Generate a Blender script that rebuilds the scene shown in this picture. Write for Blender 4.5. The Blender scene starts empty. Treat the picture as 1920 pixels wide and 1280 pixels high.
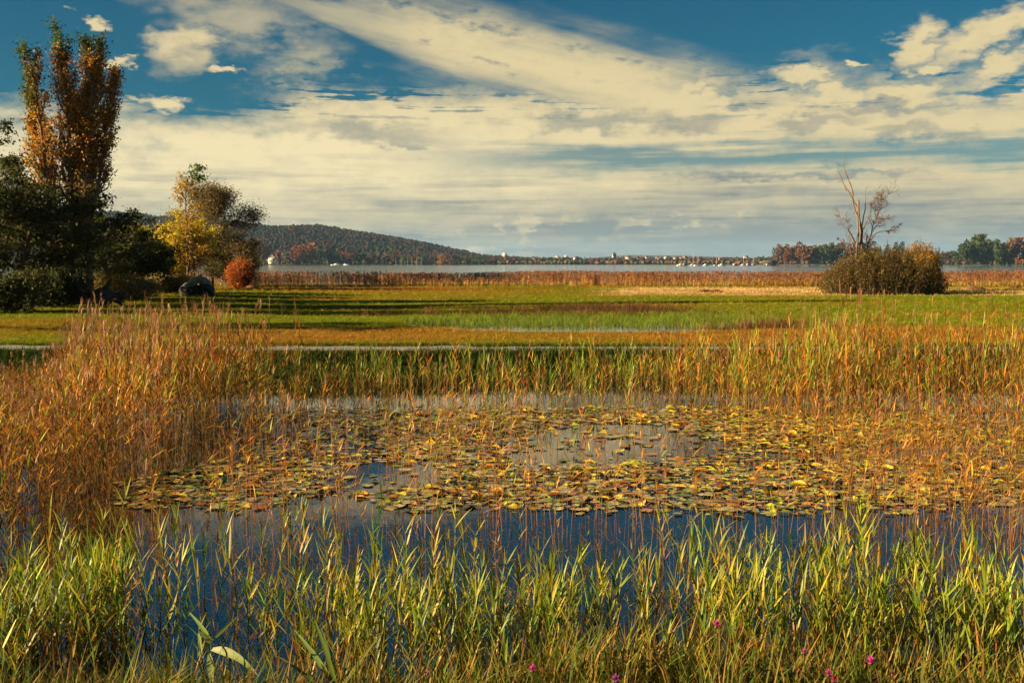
import bpy, math, random
import numpy as np
from mathutils import Vector, Matrix

# ------------------------------------------------------------------ camera, sky, sun, exposure
SC = bpy.context.scene
FPX, HOR, CAMH = 1867.0, 493.0, 3.0          # focal length in photo pixels, horizon row, eye height above the pond
PITCH = -math.atan((640 - HOR) / FPX)
R = math.radians
cam_d = bpy.data.cameras.new('camera')
cam_d.sensor_width = 36.0
cam_d.lens = 36.0 * FPX / 1920.0
cam_d.clip_start, cam_d.clip_end = 0.1, 60000.0
cam = bpy.data.objects.new('camera', cam_d)
cam.location = (0, 0, CAMH)
cam.rotation_euler = (math.pi / 2 + PITCH, 0, 0)
SC.collection.objects.link(cam)
SC.camera = cam

SUN_EL, SUN_BACK = 17.0, -15.0               # sun low on the left, a little on the camera's side
HAZE = 0.000045
SUN_ENERGY, SKY_STRENGTH, EXPOSURE = 5.0, 0.05, 1.9
SC.view_settings.view_transform = 'Standard'
SC.view_settings.look = 'None'
SC.view_settings.exposure = EXPOSURE
SC.view_settings.gamma = 1.0
SC.cycles.use_denoising = True
SC.cycles.denoiser = 'OPENIMAGEDENOISE'
SC.cycles.max_bounces = 6
SC.cycles.diffuse_bounces = 3
SC.cycles.glossy_bounces = 3
SC.cycles.transmission_bounces = 4
SC.cycles.transparent_max_bounces = 6
SC.cycles.volume_bounces = 0
SC.cycles.use_adaptive_sampling = True
SC.cycles.adaptive_threshold = 0.02
SC.cycles.sample_clamp_indirect = 4.0
SC.cycles.caustics_reflective = False
SC.cycles.caustics_refractive = False

sun_d = bpy.data.lights.new('sun', 'SUN')
sun_d.energy = SUN_ENERGY
sun_d.angle = R(0.6)
sun_d.color = (1.0, 0.76, 0.42)
sun = bpy.data.objects.new('sun', sun_d)
_e, _b = R(SUN_EL), R(SUN_BACK)
SUN_DIR = Vector((-math.cos(_e) * math.cos(_b), math.cos(_e) * math.sin(_b), math.sin(_e)))   # towards the sun
sun.rotation_euler = (-SUN_DIR).to_track_quat('-Z', 'Y').to_euler()
sun.location = SUN_DIR * 60
SC.collection.objects.link(sun)


def ray(px, py):
    """direction of a photo pixel"""
    cx, cy = (px - 960) / FPX, (640 - py) / FPX
    cp, sp = math.cos(PITCH), math.sin(PITCH)
    return np.array([cx, cp - cy * sp, sp + cy * cp])


def gp(px, py, z=0.0):
    """where a photo pixel meets the level z"""
    d = ray(px, py)
    t = (z - CAMH) / d[2]
    return np.array([d[0] * t, d[1] * t, z])


def vp(px, py, Y):
    """where a photo pixel meets the upright plane at distance Y"""
    d = ray(px, py)
    t = Y / d[1]
    return np.array([d[0] * t, Y, CAMH + d[2] * t])


def azel(px, py):
    d = ray(px, py)
    return math.degrees(math.atan2(d[0], d[1])), math.degrees(math.atan2(d[2], math.hypot(d[0], d[1])))


# ---- node expressions
class X:
    tree = None

    def __init__(self, s):
        self.s = s

    @staticmethod
    def put(node, i, v):
        if isinstance(v, X):
            X.tree.links.new(v.s, node.inputs[i])
        else:
            node.inputs[i].default_value = v

    @staticmethod
    def m(op, a, b=0.0, c=0.0):
        n = X.tree.nodes.new('ShaderNodeMath')
        n.operation = op
        X.put(n, 0, a); X.put(n, 1, b); X.put(n, 2, c)
        return X(n.outputs[0])

    def __add__(s, o): return X.m('ADD', s, o)
    __radd__ = __add__
    def __sub__(s, o): return X.m('SUBTRACT', s, o)
    def __rsub__(s, o): return X.m('SUBTRACT', o, s)
    def __mul__(s, o): return X.m('MULTIPLY', s, o)
    __rmul__ = __mul__
    def __truediv__(s, o): return X.m('DIVIDE', s, o)
    def __neg__(s): return X.m('MULTIPLY', s, -1.0)


def sstep(a, b, x):
    """smooth step, 0 at a and 1 at b; a may be above b"""
    n = X.tree.nodes.new('ShaderNodeMapRange')
    n.interpolation_type = 'SMOOTHSTEP'
    rev = a > b
    X.put(n, 0, x)
    n.inputs[1].default_value = min(a, b); n.inputs[2].default_value = max(a, b)
    n.inputs[3].default_value = 1.0 if rev else 0.0
    n.inputs[4].default_value = 0.0 if rev else 1.0
    return X(n.outputs[0])


def xmax(a, b): return X.m('MAXIMUM', a, b)
def xmin(a, b): return X.m('MINIMUM', a, b)
def clamp01(a): return xmin(xmax(a, 0.0), 1.0)


def noise(vec, scale=1.0, detail=4.0, rough=0.55, dist=0.0):
    n = X.tree.nodes.new('ShaderNodeTexNoise')
    n.inputs['Scale'].default_value = scale
    n.inputs['Detail'].default_value = detail
    n.inputs['Roughness'].default_value = rough
    n.inputs['Distortion'].default_value = dist
    X.tree.links.new(vec.s, n.inputs['Vector'])
    return X(n.outputs['Fac'])


def combine(a, b, c):
    n = X.tree.nodes.new('ShaderNodeCombineXYZ')
    X.put(n, 0, a); X.put(n, 1, b); X.put(n, 2, c)
    return X(n.outputs[0])


def mixc(f, a, b):
    n = X.tree.nodes.new('ShaderNodeMix')
    n.data_type = 'RGBA'
    X.put(n, 0, f)
    for i, v in ((6, a), (7, b)):
        if isinstance(v, X):
            X.tree.links.new(v.s, n.inputs[i])
        else:
            n.inputs[i].default_value = (*v, 1.0)
    return X(n.outputs[2])


def build_world():
    w = bpy.data.worlds.new('World')
    SC.world = w
    w.use_nodes = True
    w.cycles.sampling_method = 'MANUAL'
    w.cycles.sample_map_resolution = 512
    nt = w.node_tree
    nt.nodes.clear()
    X.tree = nt
    out = nt.nodes.new('ShaderNodeOutputWorld')
    bg = nt.nodes.new('ShaderNodeBackground')
    bg.inputs[1].default_value = SKY_STRENGTH
    nt.links.new(bg.outputs[0], out.inputs[0])
    sky = nt.nodes.new('ShaderNodeTexSky')
    sky.sky_type = 'NISHITA'
    sky.sun_disc = False
    sky.sun_elevation = R(SUN_EL)
    sky.sun_rotation = R(-90 + SUN_BACK)
    sky.air_density, sky.dust_density, sky.ozone_density = 1.0, 0.4, 2.5
    # slide-film teal of the clear sky
    hs = nt.nodes.new('ShaderNodeMix'); hs.data_type = 'RGBA'; hs.blend_type = 'MULTIPLY'
    hs.inputs[0].default_value = 1.0
    nt.links.new(sky.outputs[0], hs.inputs[6])
    hs.inputs[7].default_value = (*SKY_TINT, 1.0)
    blue = X(hs.outputs[2])
    tc = nt.nodes.new('ShaderNodeTexCoord')
    sep = nt.nodes.new('ShaderNodeSeparateXYZ')
    nt.links.new(tc.outputs['Generated'], sep.inputs[0])
    dx, dy, dz = (X(sep.outputs[i]) for i in range(3))
    az = X.m('ARCTAN2', dx, dy) * 57.29578
    el = X.m('ARCSINE', dz) * 57.29578

    def nz(sx, sz, detail=5.0, rough=0.55, off=0.0, dist=0.0):
        return noise(combine(dx * sx + off, dy * sx + off, dz * sz), 1.0, detail, rough, dist)

    n_big = nz(7, 22, 1, 0.5, 3.1)
    n_mid = nz(14, 42, 3, 0.6, 7.7)
    n_fine = nz(46, 100, 3, 0.62, 1.3)
    n_str = nz(6, 110, 3, 0.55, 5.2)      # long flat streaks
    n_str2 = nz(12, 190, 3, 0.55, 9.4)
    n_puff = nz(30, 62, 4, 0.6, 2.2)

    # warped sky coordinates for ragged cloud edges
    wa = az + (n_fine - 0.5) * 3.0 + (n_mid - 0.5) * 3.0
    we = el + (n_puff - 0.5) * 2.6
    sv = combine(wa, we, 0.0)

    def nearest(spots):
        """distance to the nearest of some ellipses, in ellipse radii"""
        q = None
        for px, py, wpx, hpx, rot in spots:
            a0, e0 = azel(px, py)
            mp = nt.nodes.new('ShaderNodeMapping'); mp.vector_type = 'TEXTURE'
            nt.links.new(sv.s, mp.inputs[0])
            mp.inputs[1].default_value = (a0, e0, 0)
            mp.inputs[2].default_value = (0, 0, R(rot))
            mp.inputs[3].default_value = (wpx / 32.6, hpx / 32.6, 1)
            ln = nt.nodes.new('ShaderNodeVectorMath'); ln.operation = 'LENGTH'
            nt.links.new(mp.outputs[0], ln.inputs[0])
            d = X(ln.outputs['Value'])
            q = d if q is None else xmin(q, d)
        return q

    # high veil that ends in a ragged edge about ten degrees up
    top = el + (n_big - 0.5) * 4.0 + (n_puff - 0.5) * 2.4 + (n_fine - 0.5) * 1.4 + sstep(-7.0, -20.0, az) * 2.6
    deck = sstep(10.9, 8.2, top)
    deck = clamp01(deck - sstep(0.53, 0.64, n_str2 + (n_fine - 0.5) * 0.35) * sstep(7.4, 8.8, el) * 0.7)
    # teal gaps low on the right
    ga, ge = azel(1560, 290)
    gap = sstep(1.2, 0.1, X.m('ABSOLUTE', el - ge - (n_str - 0.5) * 2.6 - (n_puff - 0.5) * 1.0)) * sstep(-9.0, 6.0, az) * 0.8
    deck = clamp01(deck - gap)

    # the broad sweep of high cloud from upper left centre down to the right
    a1, e1 = azel(560, -40)
    a2, e2 = azel(1330, 165)
    L = math.hypot(a2 - a1, e2 - e1)
    ux, uy = (a2 - a1) / L, (e2 - e1) / L
    al = (az - a1) * ux + (el - e1) * uy
    ac = (el - e1) * ux - (az - a1) * uy
    fib = noise(combine(al * 0.06, ac * 0.60, 0.0), 1.0, 6, 0.6)
    hw = 0.9 + sstep(0.0, 10.0, al) * 1.5
    sweep = sstep(1.25, 0.15, X.m('ABSOLUTE', ac + 0.9 + (fib - 0.5) * 3.4 + (n_mid - 0.5) * 1.4) / hw) \
        * sstep(-6.0, 3.0, al) * sstep(L + 4.0, L - 1.0, al)
    sweep = sweep * (0.6 + 0.4 * sstep(2.0, 9.0, al)) * sstep(0.20, 0.50, fib + (n_fine - 0.5) * 0.6)
    # greyish torn cloud left of the sweep
    torn = sstep(1.3, 0.2, nearest(((460, 40, 170, 60, -14), (560, 112, 90, 34, 12)))) * sstep(0.36, 0.62, n_mid * 0.6 + n_puff * 0.4) * 0.9
    puffs = sstep(1.15, 0.35, nearest((
        (345, 92, 76, 44, 22), (212, 116, 34, 11, 0), (168, 45, 28, 14, 0), (300, 192, 48, 15, -10), (410, 130, 42, 9, 0),
        (1850, 62, 140, 36, 28), (1872, 125, 60, 26, 28), (1725, 85, 46, 34, 35), (1505, 145, 54, 22, -8), (1600, 121, 24, 8, 0),
        (1745, 132, 32, 10, -10), (1310, 180, 80, 22, 0), (1560, 182, 100, 24, 0), (1700, 180, 100, 24, 0), (1545, 442, 40, 10, 4))))
    mask = clamp01(xmax(xmax(deck, sweep), xmax(torn, puffs)))
    far_wisps = sstep(0.55, 0.75, n_big * 0.5 + n_mid * 0.5) * sstep(16.0, 26.0, el) * 0.3
    mask = xmax(mask, far_wisps)

    # how grey the cloud is
    low = sstep(5.6, 1.2, el + (n_big - 0.5) * 3.0)                   # heavier cloud towards the horizon
    right = sstep(-16.0, 14.0, az)
    grey = low * (0.34 + 0.58 * right) + sstep(0.44, 0.70, n_str) * sstep(7.0, 4.5, el) * 0.40 \
        + sstep(0.46, 0.70, n_str2) * sstep(6.0, 4.0, el) * 0.16
    gs = sstep(1.25, 0.3, nearest((
        (1120, 226, 170, 20, 0), (1300, 236, 76, 22, 0), (700, 250, 160, 26, -3), (760, 272, 70, 10, 0), (1520, 232, 100, 15, 3),
        (1690, 248, 90, 15, 0), (1805, 259, 40, 12, 0), (1480, 328, 250, 11, 0), (1400, 196, 60, 13, 0), (1640, 202, 130, 13, 0),
        (325, 124, 76, 30, 22))))
    grey = grey + gs * 0.6 + torn * 0.5 + (n_fine - 0.5) * 0.6 + (n_mid - 0.5) * 0.55
    # lit heaps low over the far shore
    heap = sstep(1.3, 0.3, nearest(((930, 440, 240, 42, 10), (1250, 410, 160, 24, 8)))) * sstep(0.50, 0.62, n_puff + (n_fine - 0.5) * 0.4)
    grey = grey - heap * 0.6
    k = 1.0 / SKY_STRENGTH
    cream = tuple(c * k for c in CLOUD_LIT)
    gcol = tuple(c * k for c in CLOUD_GREY)
    glow = sstep(1.0, 4.5, el) * sstep(10.0, 6.0, el) * sstep(20.0, -12.0, az)
    ccol = mixc(clamp01(grey), mixc(glow, cream, tuple(c * k for c in CLOUD_GLOW)), gcol)
    col = mixc(mask, blue, ccol)
    nt.links.new(col.s, bg.inputs[0])


SKY_TINT = (0.022, 0.225, 0.270)
CLOUD_LIT = (0.208, 0.170, 0.092)
CLOUD_GLOW = (0.250, 0.208, 0.118)
CLOUD_GREY = (0.066, 0.070, 0.062)
build_world()

# ------------------------------------------------------------------ helpers
COL = SC.collection
rng = np.random.default_rng(11)


def lerp(a, b, t): return a + (b - a) * t
def ss(a, b, x):
    t = np.clip((np.asarray(x, float) - a) / (b - a), 0, 1)
    return t * t * (3 - 2 * t)


_LAT = np.random.default_rng(5).random((64, 64))
def vnoise(x, y, s=1.0, o=0.0):
    """smooth lattice noise 0..1"""
    x = np.asarray(x, float) * s + o; y = np.asarray(y, float) * s + o * 1.7
    xi, yi = np.floor(x).astype(int), np.floor(y).astype(int)
    fx, fy = x - xi, y - yi
    fx, fy = fx * fx * (3 - 2 * fx), fy * fy * (3 - 2 * fy)
    a, b = _LAT[xi % 64, yi % 64], _LAT[(xi + 1) % 64, yi % 64]
    c, d = _LAT[xi % 64, (yi + 1) % 64], _LAT[(xi + 1) % 64, (yi + 1) % 64]
    return (a * (1 - fx) + b * fx) * (1 - fy) + (c * (1 - fx) + d * fx) * fy


def fbm(x, y, s=1.0, o=0.0, n=3):
    v, a, t = 0.0, 1.0, 0.0
    for i in range(n):
        v = v + a * vnoise(x, y, s * 2 ** i, o + 9.3 * i); t += a; a *= 0.5
    return v / t


class Geo:
    """collects triangles and quads with a colour per vertex"""
    def __init__(s): s.v, s.f3, s.f4, s.c, s.n = [], [], [], [], 0

    def add(s, V, F, C=None):
        V = np.asarray(V, float).reshape(-1, 3); F = np.asarray(F, int)
        s.v.append(V)
        (s.f3 if F.shape[1] == 3 else s.f4).append(F + s.n)
        C = np.asarray((0.5, 0.5, 0.5) if C is None else C, float)
        s.c.append(np.broadcast_to(C, V.shape) if C.ndim == 1 else C)
        s.n += len(V)

    def also(s, F):
        F = np.asarray(F, int)
        (s.f3 if F.shape[1] == 3 else s.f4).append(F)

    def mesh(s, name, smooth=False):
        me = bpy.data.meshes.new(name)
        V = np.concatenate(s.v); C = np.concatenate(s.c)
        f3 = np.concatenate(s.f3) if s.f3 else np.zeros((0, 3), int)
        f4 = np.concatenate(s.f4) if s.f4 else np.zeros((0, 4), int)
        loops = np.concatenate([f3.ravel(), f4.ravel()])
        tot = np.concatenate([np.full(len(f3), 3), np.full(len(f4), 4)])
        st = np.concatenate([[0], np.cumsum(tot)[:-1]])
        me.vertices.add(len(V)); me.vertices.foreach_set('co', V.ravel().astype(np.float32))
        me.loops.add(len(loops)); me.loops.foreach_set('vertex_index', loops.astype(np.int32))
        me.polygons.add(len(tot)); me.polygons.foreach_set('loop_start', st.astype(np.int32))
        me.polygons.foreach_set('loop_total', tot.astype(np.int32))
        if smooth: me.polygons.foreach_set('use_smooth', np.ones(len(tot), bool))
        at = me.color_attributes.new('Col', 'FLOAT_COLOR', 'POINT')
        at.data.foreach_set('color', np.concatenate([C, np.ones((len(C), 1))], 1).ravel().astype(np.float32))
        me.update(calc_edges=True)
        return me

    def obj(s, name, mat, parent=None, smooth=False):
        o = bpy.data.objects.new(name, s.mesh(name, smooth))
        o.data.materials.append(mat)
        COL.objects.link(o)
        o.parent = parent
        return o


def tag(o, label, cat, group=None):
    o['label'] = label; o['category'] = cat
    if group: o['group'] = group
    return o


def stuff(o, label, cat):
    o['kind'] = 'stuff'; o['label'] = label; o['category'] = cat
    return o


def empty(name, loc=(0, 0, 0), rz=0.0):
    o = bpy.data.objects.new(name, None)
    o.empty_display_size = 0.2
    o.location = loc; o.rotation_euler = (0, 0, rz)
    COL.objects.link(o)
    return o


def copy_tree(src, parts, loc, rot=(0, 0, 0), scale=1.0, color=None):
    """a copy of a thing and of its parts (meshes shared)"""
    r = src.copy(); COL.objects.link(r)
    r.location = loc; r.rotation_euler = rot
    r.scale = (scale,) * 3 if np.isscalar(scale) else scale
    for p in parts:
        c = p.copy(); COL.objects.link(c); c.parent = r
        if color is not None: c.color = (*color, 1)
    return r


# ---- materials
def new_mat(name):
    m = bpy.data.materials.new(name)
    m.use_nodes = True
    X.tree = m.node_tree
    b = m.node_tree.nodes['Principled BSDF']
    return m, m.node_tree, b


def col_attr(nt):
    a = nt.nodes.new('ShaderNodeAttribute'); a.attribute_name = 'Col'
    return X(a.outputs['Color'])


def mul_c(a, b):
    n = X.tree.nodes.new('ShaderNodeMix'); n.data_type = 'RGBA'; n.blend_type = 'MULTIPLY'
    n.inputs[0].default_value = 1.0
    for i, v in ((6, a), (7, b)):
        if isinstance(v, X): X.tree.links.new(v.s, n.inputs[i])
        else: n.inputs[i].default_value = (*v, 1.0)
    return X(n.outputs[2])


def pos_vec(kind='Object'):
    t = X.tree.nodes.new('ShaderNodeTexCoord')
    return X(t.outputs[kind])


def leaf_mat(name, trans=0.35, rough=0.55, spec=0.3, objcol=False, ns=3.0, amt=0.35):
    m, nt, b = new_mat(name)
    c = col_attr(nt)
    if objcol:
        oi = nt.nodes.new('ShaderNodeObjectInfo')
        c = mul_c(c, X(oi.outputs['Color']))
    g = nt.nodes.new('ShaderNodeNewGeometry')
    n = noise(X(g.outputs['Position']), ns, 2, 0.5)
    v = n * amt + (1.0 - amt * 0.5)
    c = mul_c(c, combine(v, v, v))
    nt.links.new(c.s, b.inputs['Base Color'])
    b.inputs['Roughness'].default_value = rough
    b.inputs['Specular IOR Level'].default_value = spec
    if trans > 0:
        t = nt.nodes.new('ShaderNodeBsdfTranslucent')
        nt.links.new(c.s, t.inputs[0])
        mx = nt.nodes.new('ShaderNodeMixShader'); mx.inputs[0].default_value = trans
        nt.links.new(b.outputs[0], mx.inputs[1]); nt.links.new(t.outputs[0], mx.inputs[2])
        nt.links.new(mx.outputs[0], nt.nodes['Material Output'].inputs[0])
    return m


def solid_mat(name, c1, c2, scale=4.0, rough=0.8, spec=0.3, bump=0.0, stretch=(1, 1, 1), detail=5, coords='Object'):
    m, nt, b = new_mat(name)
    p = pos_vec(coords)
    mp = nt.nodes.new('ShaderNodeMapping'); mp.inputs[3].default_value = stretch
    nt.links.new(p.s, mp.inputs[0])
    n = noise(X(mp.outputs[0]), scale, detail, 0.6)
    c = mixc(sstep(0.3, 0.7, n), c1, c2)
    nt.links.new(c.s, b.inputs['Base Color'])
    b.inputs['Roughness'].default_value = rough
    b.inputs['Specular IOR Level'].default_value = spec
    if bump:
        bn = nt.nodes.new('ShaderNodeBump'); bn.inputs['Strength'].default_value = bump
        nt.links.new(n.s, bn.inputs['Height']); nt.links.new(bn.outputs[0], b.inputs['Normal'])
    return m


def attr_mat(name, rough=0.85, spec=0.2, ns=2.0, amt=0.5, bump=0.0, bscale=8.0):
    m, nt, b = new_mat(name)
    c = col_attr(nt)
    p = pos_vec('Object')
    n = noise(p, ns, 6, 0.65)
    v = n * amt * 2 + (1.0 - amt)
    c = mul_c(c, combine(v, v, v))
    nt.links.new(c.s, b.inputs['Base Color'])
    b.inputs['Roughness'].default_value = rough
    b.inputs['Specular IOR Level'].default_value = spec
    if bump:
        n2 = noise(p, bscale, 4, 0.6)
        bn = nt.nodes.new('ShaderNodeBump'); bn.inputs['Strength'].default_value = bump
        nt.links.new(n2.s, bn.inputs['Height']); nt.links.new(bn.outputs[0], b.inputs['Normal'])
    return m


def water_mat(name, base, ripple, scale, rough, ior=1.45, stretch=(1, 1, 1)):
    m, nt, b = new_mat(name)
    b.inputs['Base Color'].default_value = (*base, 1)
    b.inputs['Roughness'].default_value = rough
    b.inputs['IOR'].default_value = ior
    p = pos_vec('Object')
    mp = nt.nodes.new('ShaderNodeMapping'); mp.inputs[3].default_value = stretch
    nt.links.new(p.s, mp.inputs[0])
    n = noise(X(mp.outputs[0]), scale, 3, 0.5)
    bn = nt.nodes.new('ShaderNodeBump'); bn.inputs['Strength'].default_value = ripple
    bn.inputs['Distance'].default_value = 0.05
    nt.links.new(n.s, bn.inputs['Height']); nt.links.new(bn.outputs[0], b.inputs['Normal'])
    return m


M_REED = leaf_mat('reed_leaf', 0.35, 0.5, 0.35, ns=9.0, amt=0.4)
M_GRASS = leaf_mat('grass_blade', 0.35, 0.7, 0.1, ns=0.8, amt=0.5)
M_LEAF = leaf_mat('tree_leaf', 0.5, 0.6, 0.25, ns=1.2, amt=0.5)
M_FARLEAF = leaf_mat('far_tree_leaf', 0.15, 0.8, 0.1, objcol=True, ns=0.15, amt=0.5)
M_BARK = attr_mat('bark', 0.9, 0.15, 7.0, 0.5, 0.5, 14.0)
M_GROUND = attr_mat('meadow_turf', 1.0, 0.0, 1.4, 0.45, 0.5, 7.0)
M_POND = water_mat('pond_water', (0.010, 0.012, 0.012), 0.02, 2.2, 0.015, 3.6)
M_LAKE = water_mat('lake_water', (0.06, 0.09, 0.10), 0.22, 0.35, 0.10, 1.8, (0.35, 1, 1))

# ------------------------------------------------------------------ ground
ZM = 0.5                                     # level of the meadow
PX0 = -5.2                                   # right edge of the big reed bed in the pond


def far_bank(x):                             # foot of the far bank of the pond
    return 26.3 + 0.35 * np.sin(np.asarray(x) * 0.21) + 0.25 * np.sin(np.asarray(x) * 0.53 + 1) - 0.02 * np.asarray(x)


def near_shore(x):
    return 7.0 + 0.3 * np.sin(np.asarray(x) * 0.9 + 0.5) + 0.2 * np.sin(np.asarray(x) * 2.1)


SPX, SPY, SRX, SRY = 3.6, 41.2, 7.2, 4.6     # the shallow pool in the meadow


def pool(x, y):
    x, y = np.asarray(x, float), np.asarray(y, float)
    return np.sqrt(((x - SPX) / SRX) ** 2 + ((y - SPY) / SRY) ** 2) + 0.35 * (fbm(x, y, 0.45, 3.0) - 0.5)


RIDGE = [(-400, 400), (0, 408), (200, 412), (270, 412), (330, 418), (420, 422), (480, 428), (530, 434), (600, 431), (650, 440),
         (700, 446), (760, 455), (800, 464), (860, 475), (900, 484), (950, 487), (1000, 490), (1100, 491.5), (1300, 490), (1500, 490), (2400, 489)]
RX = np.array([vp(a, b, 2300)[0] for a, b in RIDGE]); RZ = np.array([vp(a, b, 2300)[2] for a, b in RIDGE])
SHORE_X = np.array([-4000, -700, -200, 0, 400, 640, 700, 760, 4000.0])
SHORE_Y = np.array([1330, 1330, 1500, 1750, 1800, 1700, 1450, 1150, 1050.0])


def far_shore(x):
    return np.interp(x, SHORE_X, SHORE_Y)


def height(x, y):
    x, y = np.asarray(x, float), np.asarray(y, float)
    fb, ns = far_bank(x), near_shore(x)
    z = np.full(np.broadcast(x, y).shape, -0.55)
    z = z + ss(ns + 0.9, ns - 1.6, y) * 0.95 if False else z
    z = z + (1 - ss(0, 1, (y - (ns - 1.6)) / 2.4)) * 0.95
    bank = ss(0, 1, (y - (fb - 0.9)) / 2.0)
    z = z + bank * (ZM + 0.55)
    # mound on the left, shallow pool, fall towards the lake
    z = z + bank * 0.28 * ss(-9, -22, x) * 1.0 * ss(30, 40, y) * (1 - ss(70, 100, y))
    z = z + bank * 0.05 * (fbm(x, y, 0.12, 2.0) - 0.5) * ss(30, 34, y)
    z = z - 0.22 * (1 - ss(0.75, 1.15, pool(x, y)))
    z = z - ss(116, 124, y) * 1.6
    fs = far_shore(x)
    d = y - fs
    land = ss(-12, 6, d)
    rz = np.interp(x, RX, RZ)
    hill = np.maximum(rz - 1.5, 0) * ss(60, 820, d + 0 * x) * (1 - 0.5 * ss(1200, 3000, d))
    z = z + land * (2.6 + hill * (0.92 + 0.16 * fbm(x, y, 0.006, 4.0)))
    return z


def meadow_dry(x, y):
    """0 green turf, 1 dry orange turf"""
    n = fbm(x * 0.6, y, 0.16, 6.0, 4)
    d = 0.15 + 0 * x
    d = d + 0.95 * (1 - ss(35, 43, y + 3 * (n - .5))) * ss(-13, -7.5, x) * (1 - 0.6 * ss(16, 24, x))
    d = d + 0.55 * ss(48, 53, y) * (1 - ss(57, 62, y)) * ss(-16, -9, x) * (1 - ss(0, 8, x))
    d = d + 0.55 * ss(76, 84, y) * (1 - ss(100, 108, y))
    d = d + (n - 0.5) * 2.0 + (fbm(x * 0.4, y, 0.7, 15.0, 2) - 0.5) * 0.7
    return np.clip(d, 0, 1)


def straw(x, y):
    n = fbm(x * 0.5, y, 0.25, 1.0, 3)
    return np.clip(ss(6, 14, x + 8 * (n - .5)) * ss(76, 82, y + 5 * (n - .5)) * (1 - ss(96, 104, y + 5 * (n - .5))) * (1 - ss(62, 75, x)) * 1.3, 0, 1) * ss(0.25, 0.5, n)


def turf(x, y):
    d = meadow_dry(x, y)[..., None]
    g = np.array([0.14, 0.165, 0.009]); o = np.array([0.25, 0.125, 0.016])
    c = g * (1 - d) + o * d
    s = straw(x, y)[..., None]
    c = c * (1 - s) + np.array([0.46, 0.31, 0.13]) * s
    return c


def ground_col(x, y, z):
    c = turf(x, y) * 0.8
    mud = np.array([0.035, 0.026, 0.014])
    wet = (1 - ss(0.0, 0.12, z))[..., None] * (y < 28)[..., None]
    wet = np.maximum(wet, (1 - ss(0.9, 1.1, pool(x, y)))[..., None])
    c = c * (1 - wet) + mud * wet
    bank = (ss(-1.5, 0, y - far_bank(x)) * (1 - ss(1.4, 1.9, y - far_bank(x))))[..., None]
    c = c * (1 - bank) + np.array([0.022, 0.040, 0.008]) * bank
    near = (1 - ss(8, 9, y))[..., None]
    c = c * (1 - near) + np.array([0.05, 0.045, 0.012]) * near
    far = ss(900, 1000, y)[..., None]
    c = c * (1 - far) + np.array([0.035, 0.05, 0.014]) * far
    return c


def grow_axis(a, step, end, g):
    out = []
    while a < end:
        a += step; step *= g; out.append(a)
    return out


xs_r = list(np.arange(0, 18, 0.5)) + list(np.arange(18, 46, 1.0)) + grow_axis(45, 1.2, 6000, 1.075)
xs = np.array(sorted(set([-v for v in xs_r] + xs_r)))
ys = np.array(list(np.arange(-12, 4, 2.0)) + list(np.arange(4, 32, 0.35)) + list(np.arange(32, 60, 0.7)) + list(np.arange(60, 130, 1.2)) + grow_axis(130, 2, 900, 1.12)
              + list(np.arange(920, 2600, 28)) + grow_axis(2600, 40, 16000, 1.2))
GX, GY = np.meshgrid(xs, ys)
GZ = height(GX, GY)
g = Geo()
nx, ny = len(xs), len(ys)
idx = np.arange(nx * ny).reshape(ny, nx)
F = np.stack([idx[:-1, :-1], idx[:-1, 1:], idx[1:, 1:], idx[1:, :-1]], -1).reshape(-1, 4)
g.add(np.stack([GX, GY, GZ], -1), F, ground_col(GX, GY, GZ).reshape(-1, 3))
ground = g.obj('ground', M_GROUND, smooth=True)
ground['kind'] = 'structure'


def sheet(name, outline, z, mat, kind='structure'):
    me = bpy.data.meshes.new(name)
    me.from_pydata([(x, y, z) for x, y in outline], [], [list(range(len(outline)))])
    me.materials.append(mat)
    o = bpy.data.objects.new(name, me); COL.objects.link(o)
    o['kind'] = kind
    return o


sheet('pond_water', [(-60, 3), (60, 3), (60, 29.0), (-60, 29.0)], 0.0, M_POND)
lk = [(-5000, 119.5), (5000, 119.5), (5000, 1700), (700, 1900), (-300, 1900), (-5000, 1700)]
sheet('lake', lk, 0.0, M_LAKE)
t = np.linspace(0, 2 * math.pi, 49)[:-1]
sheet('pool_water', [(SPX + SRX * 1.25 * math.cos(a), SPY + SRY * 1.25 * math.sin(a)) for a in t], 0.44, M_POND)

# gravel path along the top of the far bank
M_PATH = solid_mat('gravel', (0.12, 0.115, 0.11), (0.30, 0.27, 0.24), 26.0, 0.9, 0.2, 0.5)
g = Geo()
px_ = np.arange(-60, 60.1, 0.5)
y0 = 28.15 + 0.10 * np.sin(px_ * 0.2) - 0.02 * px_ + 0.10 * rng.normal(size=len(px_))
y1 = y0 + 1.40 + 0.14 * rng.normal(size=len(px_))
def strip(z): return np.stack([np.concatenate([px_, px_, px_]), np.concatenate([y0, (y0 + y1) / 2, y1]), np.concatenate([height(px_, y0) + 0.02, height(px_, (y0 + y1) / 2) + 0.05, height(px_, y1) + 0.02])], -1)
n = len(px_)
i = np.arange(n - 1)
F = np.concatenate([np.stack([i + k * n, i + 1 + k * n, i + 1 + (k + 1) * n, i + (k + 1) * n], -1) for k in (0, 1)])
g.add(strip(0), F)
pth = g.obj('path', M_PATH, smooth=True); pth['kind'] = 'structure'

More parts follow.
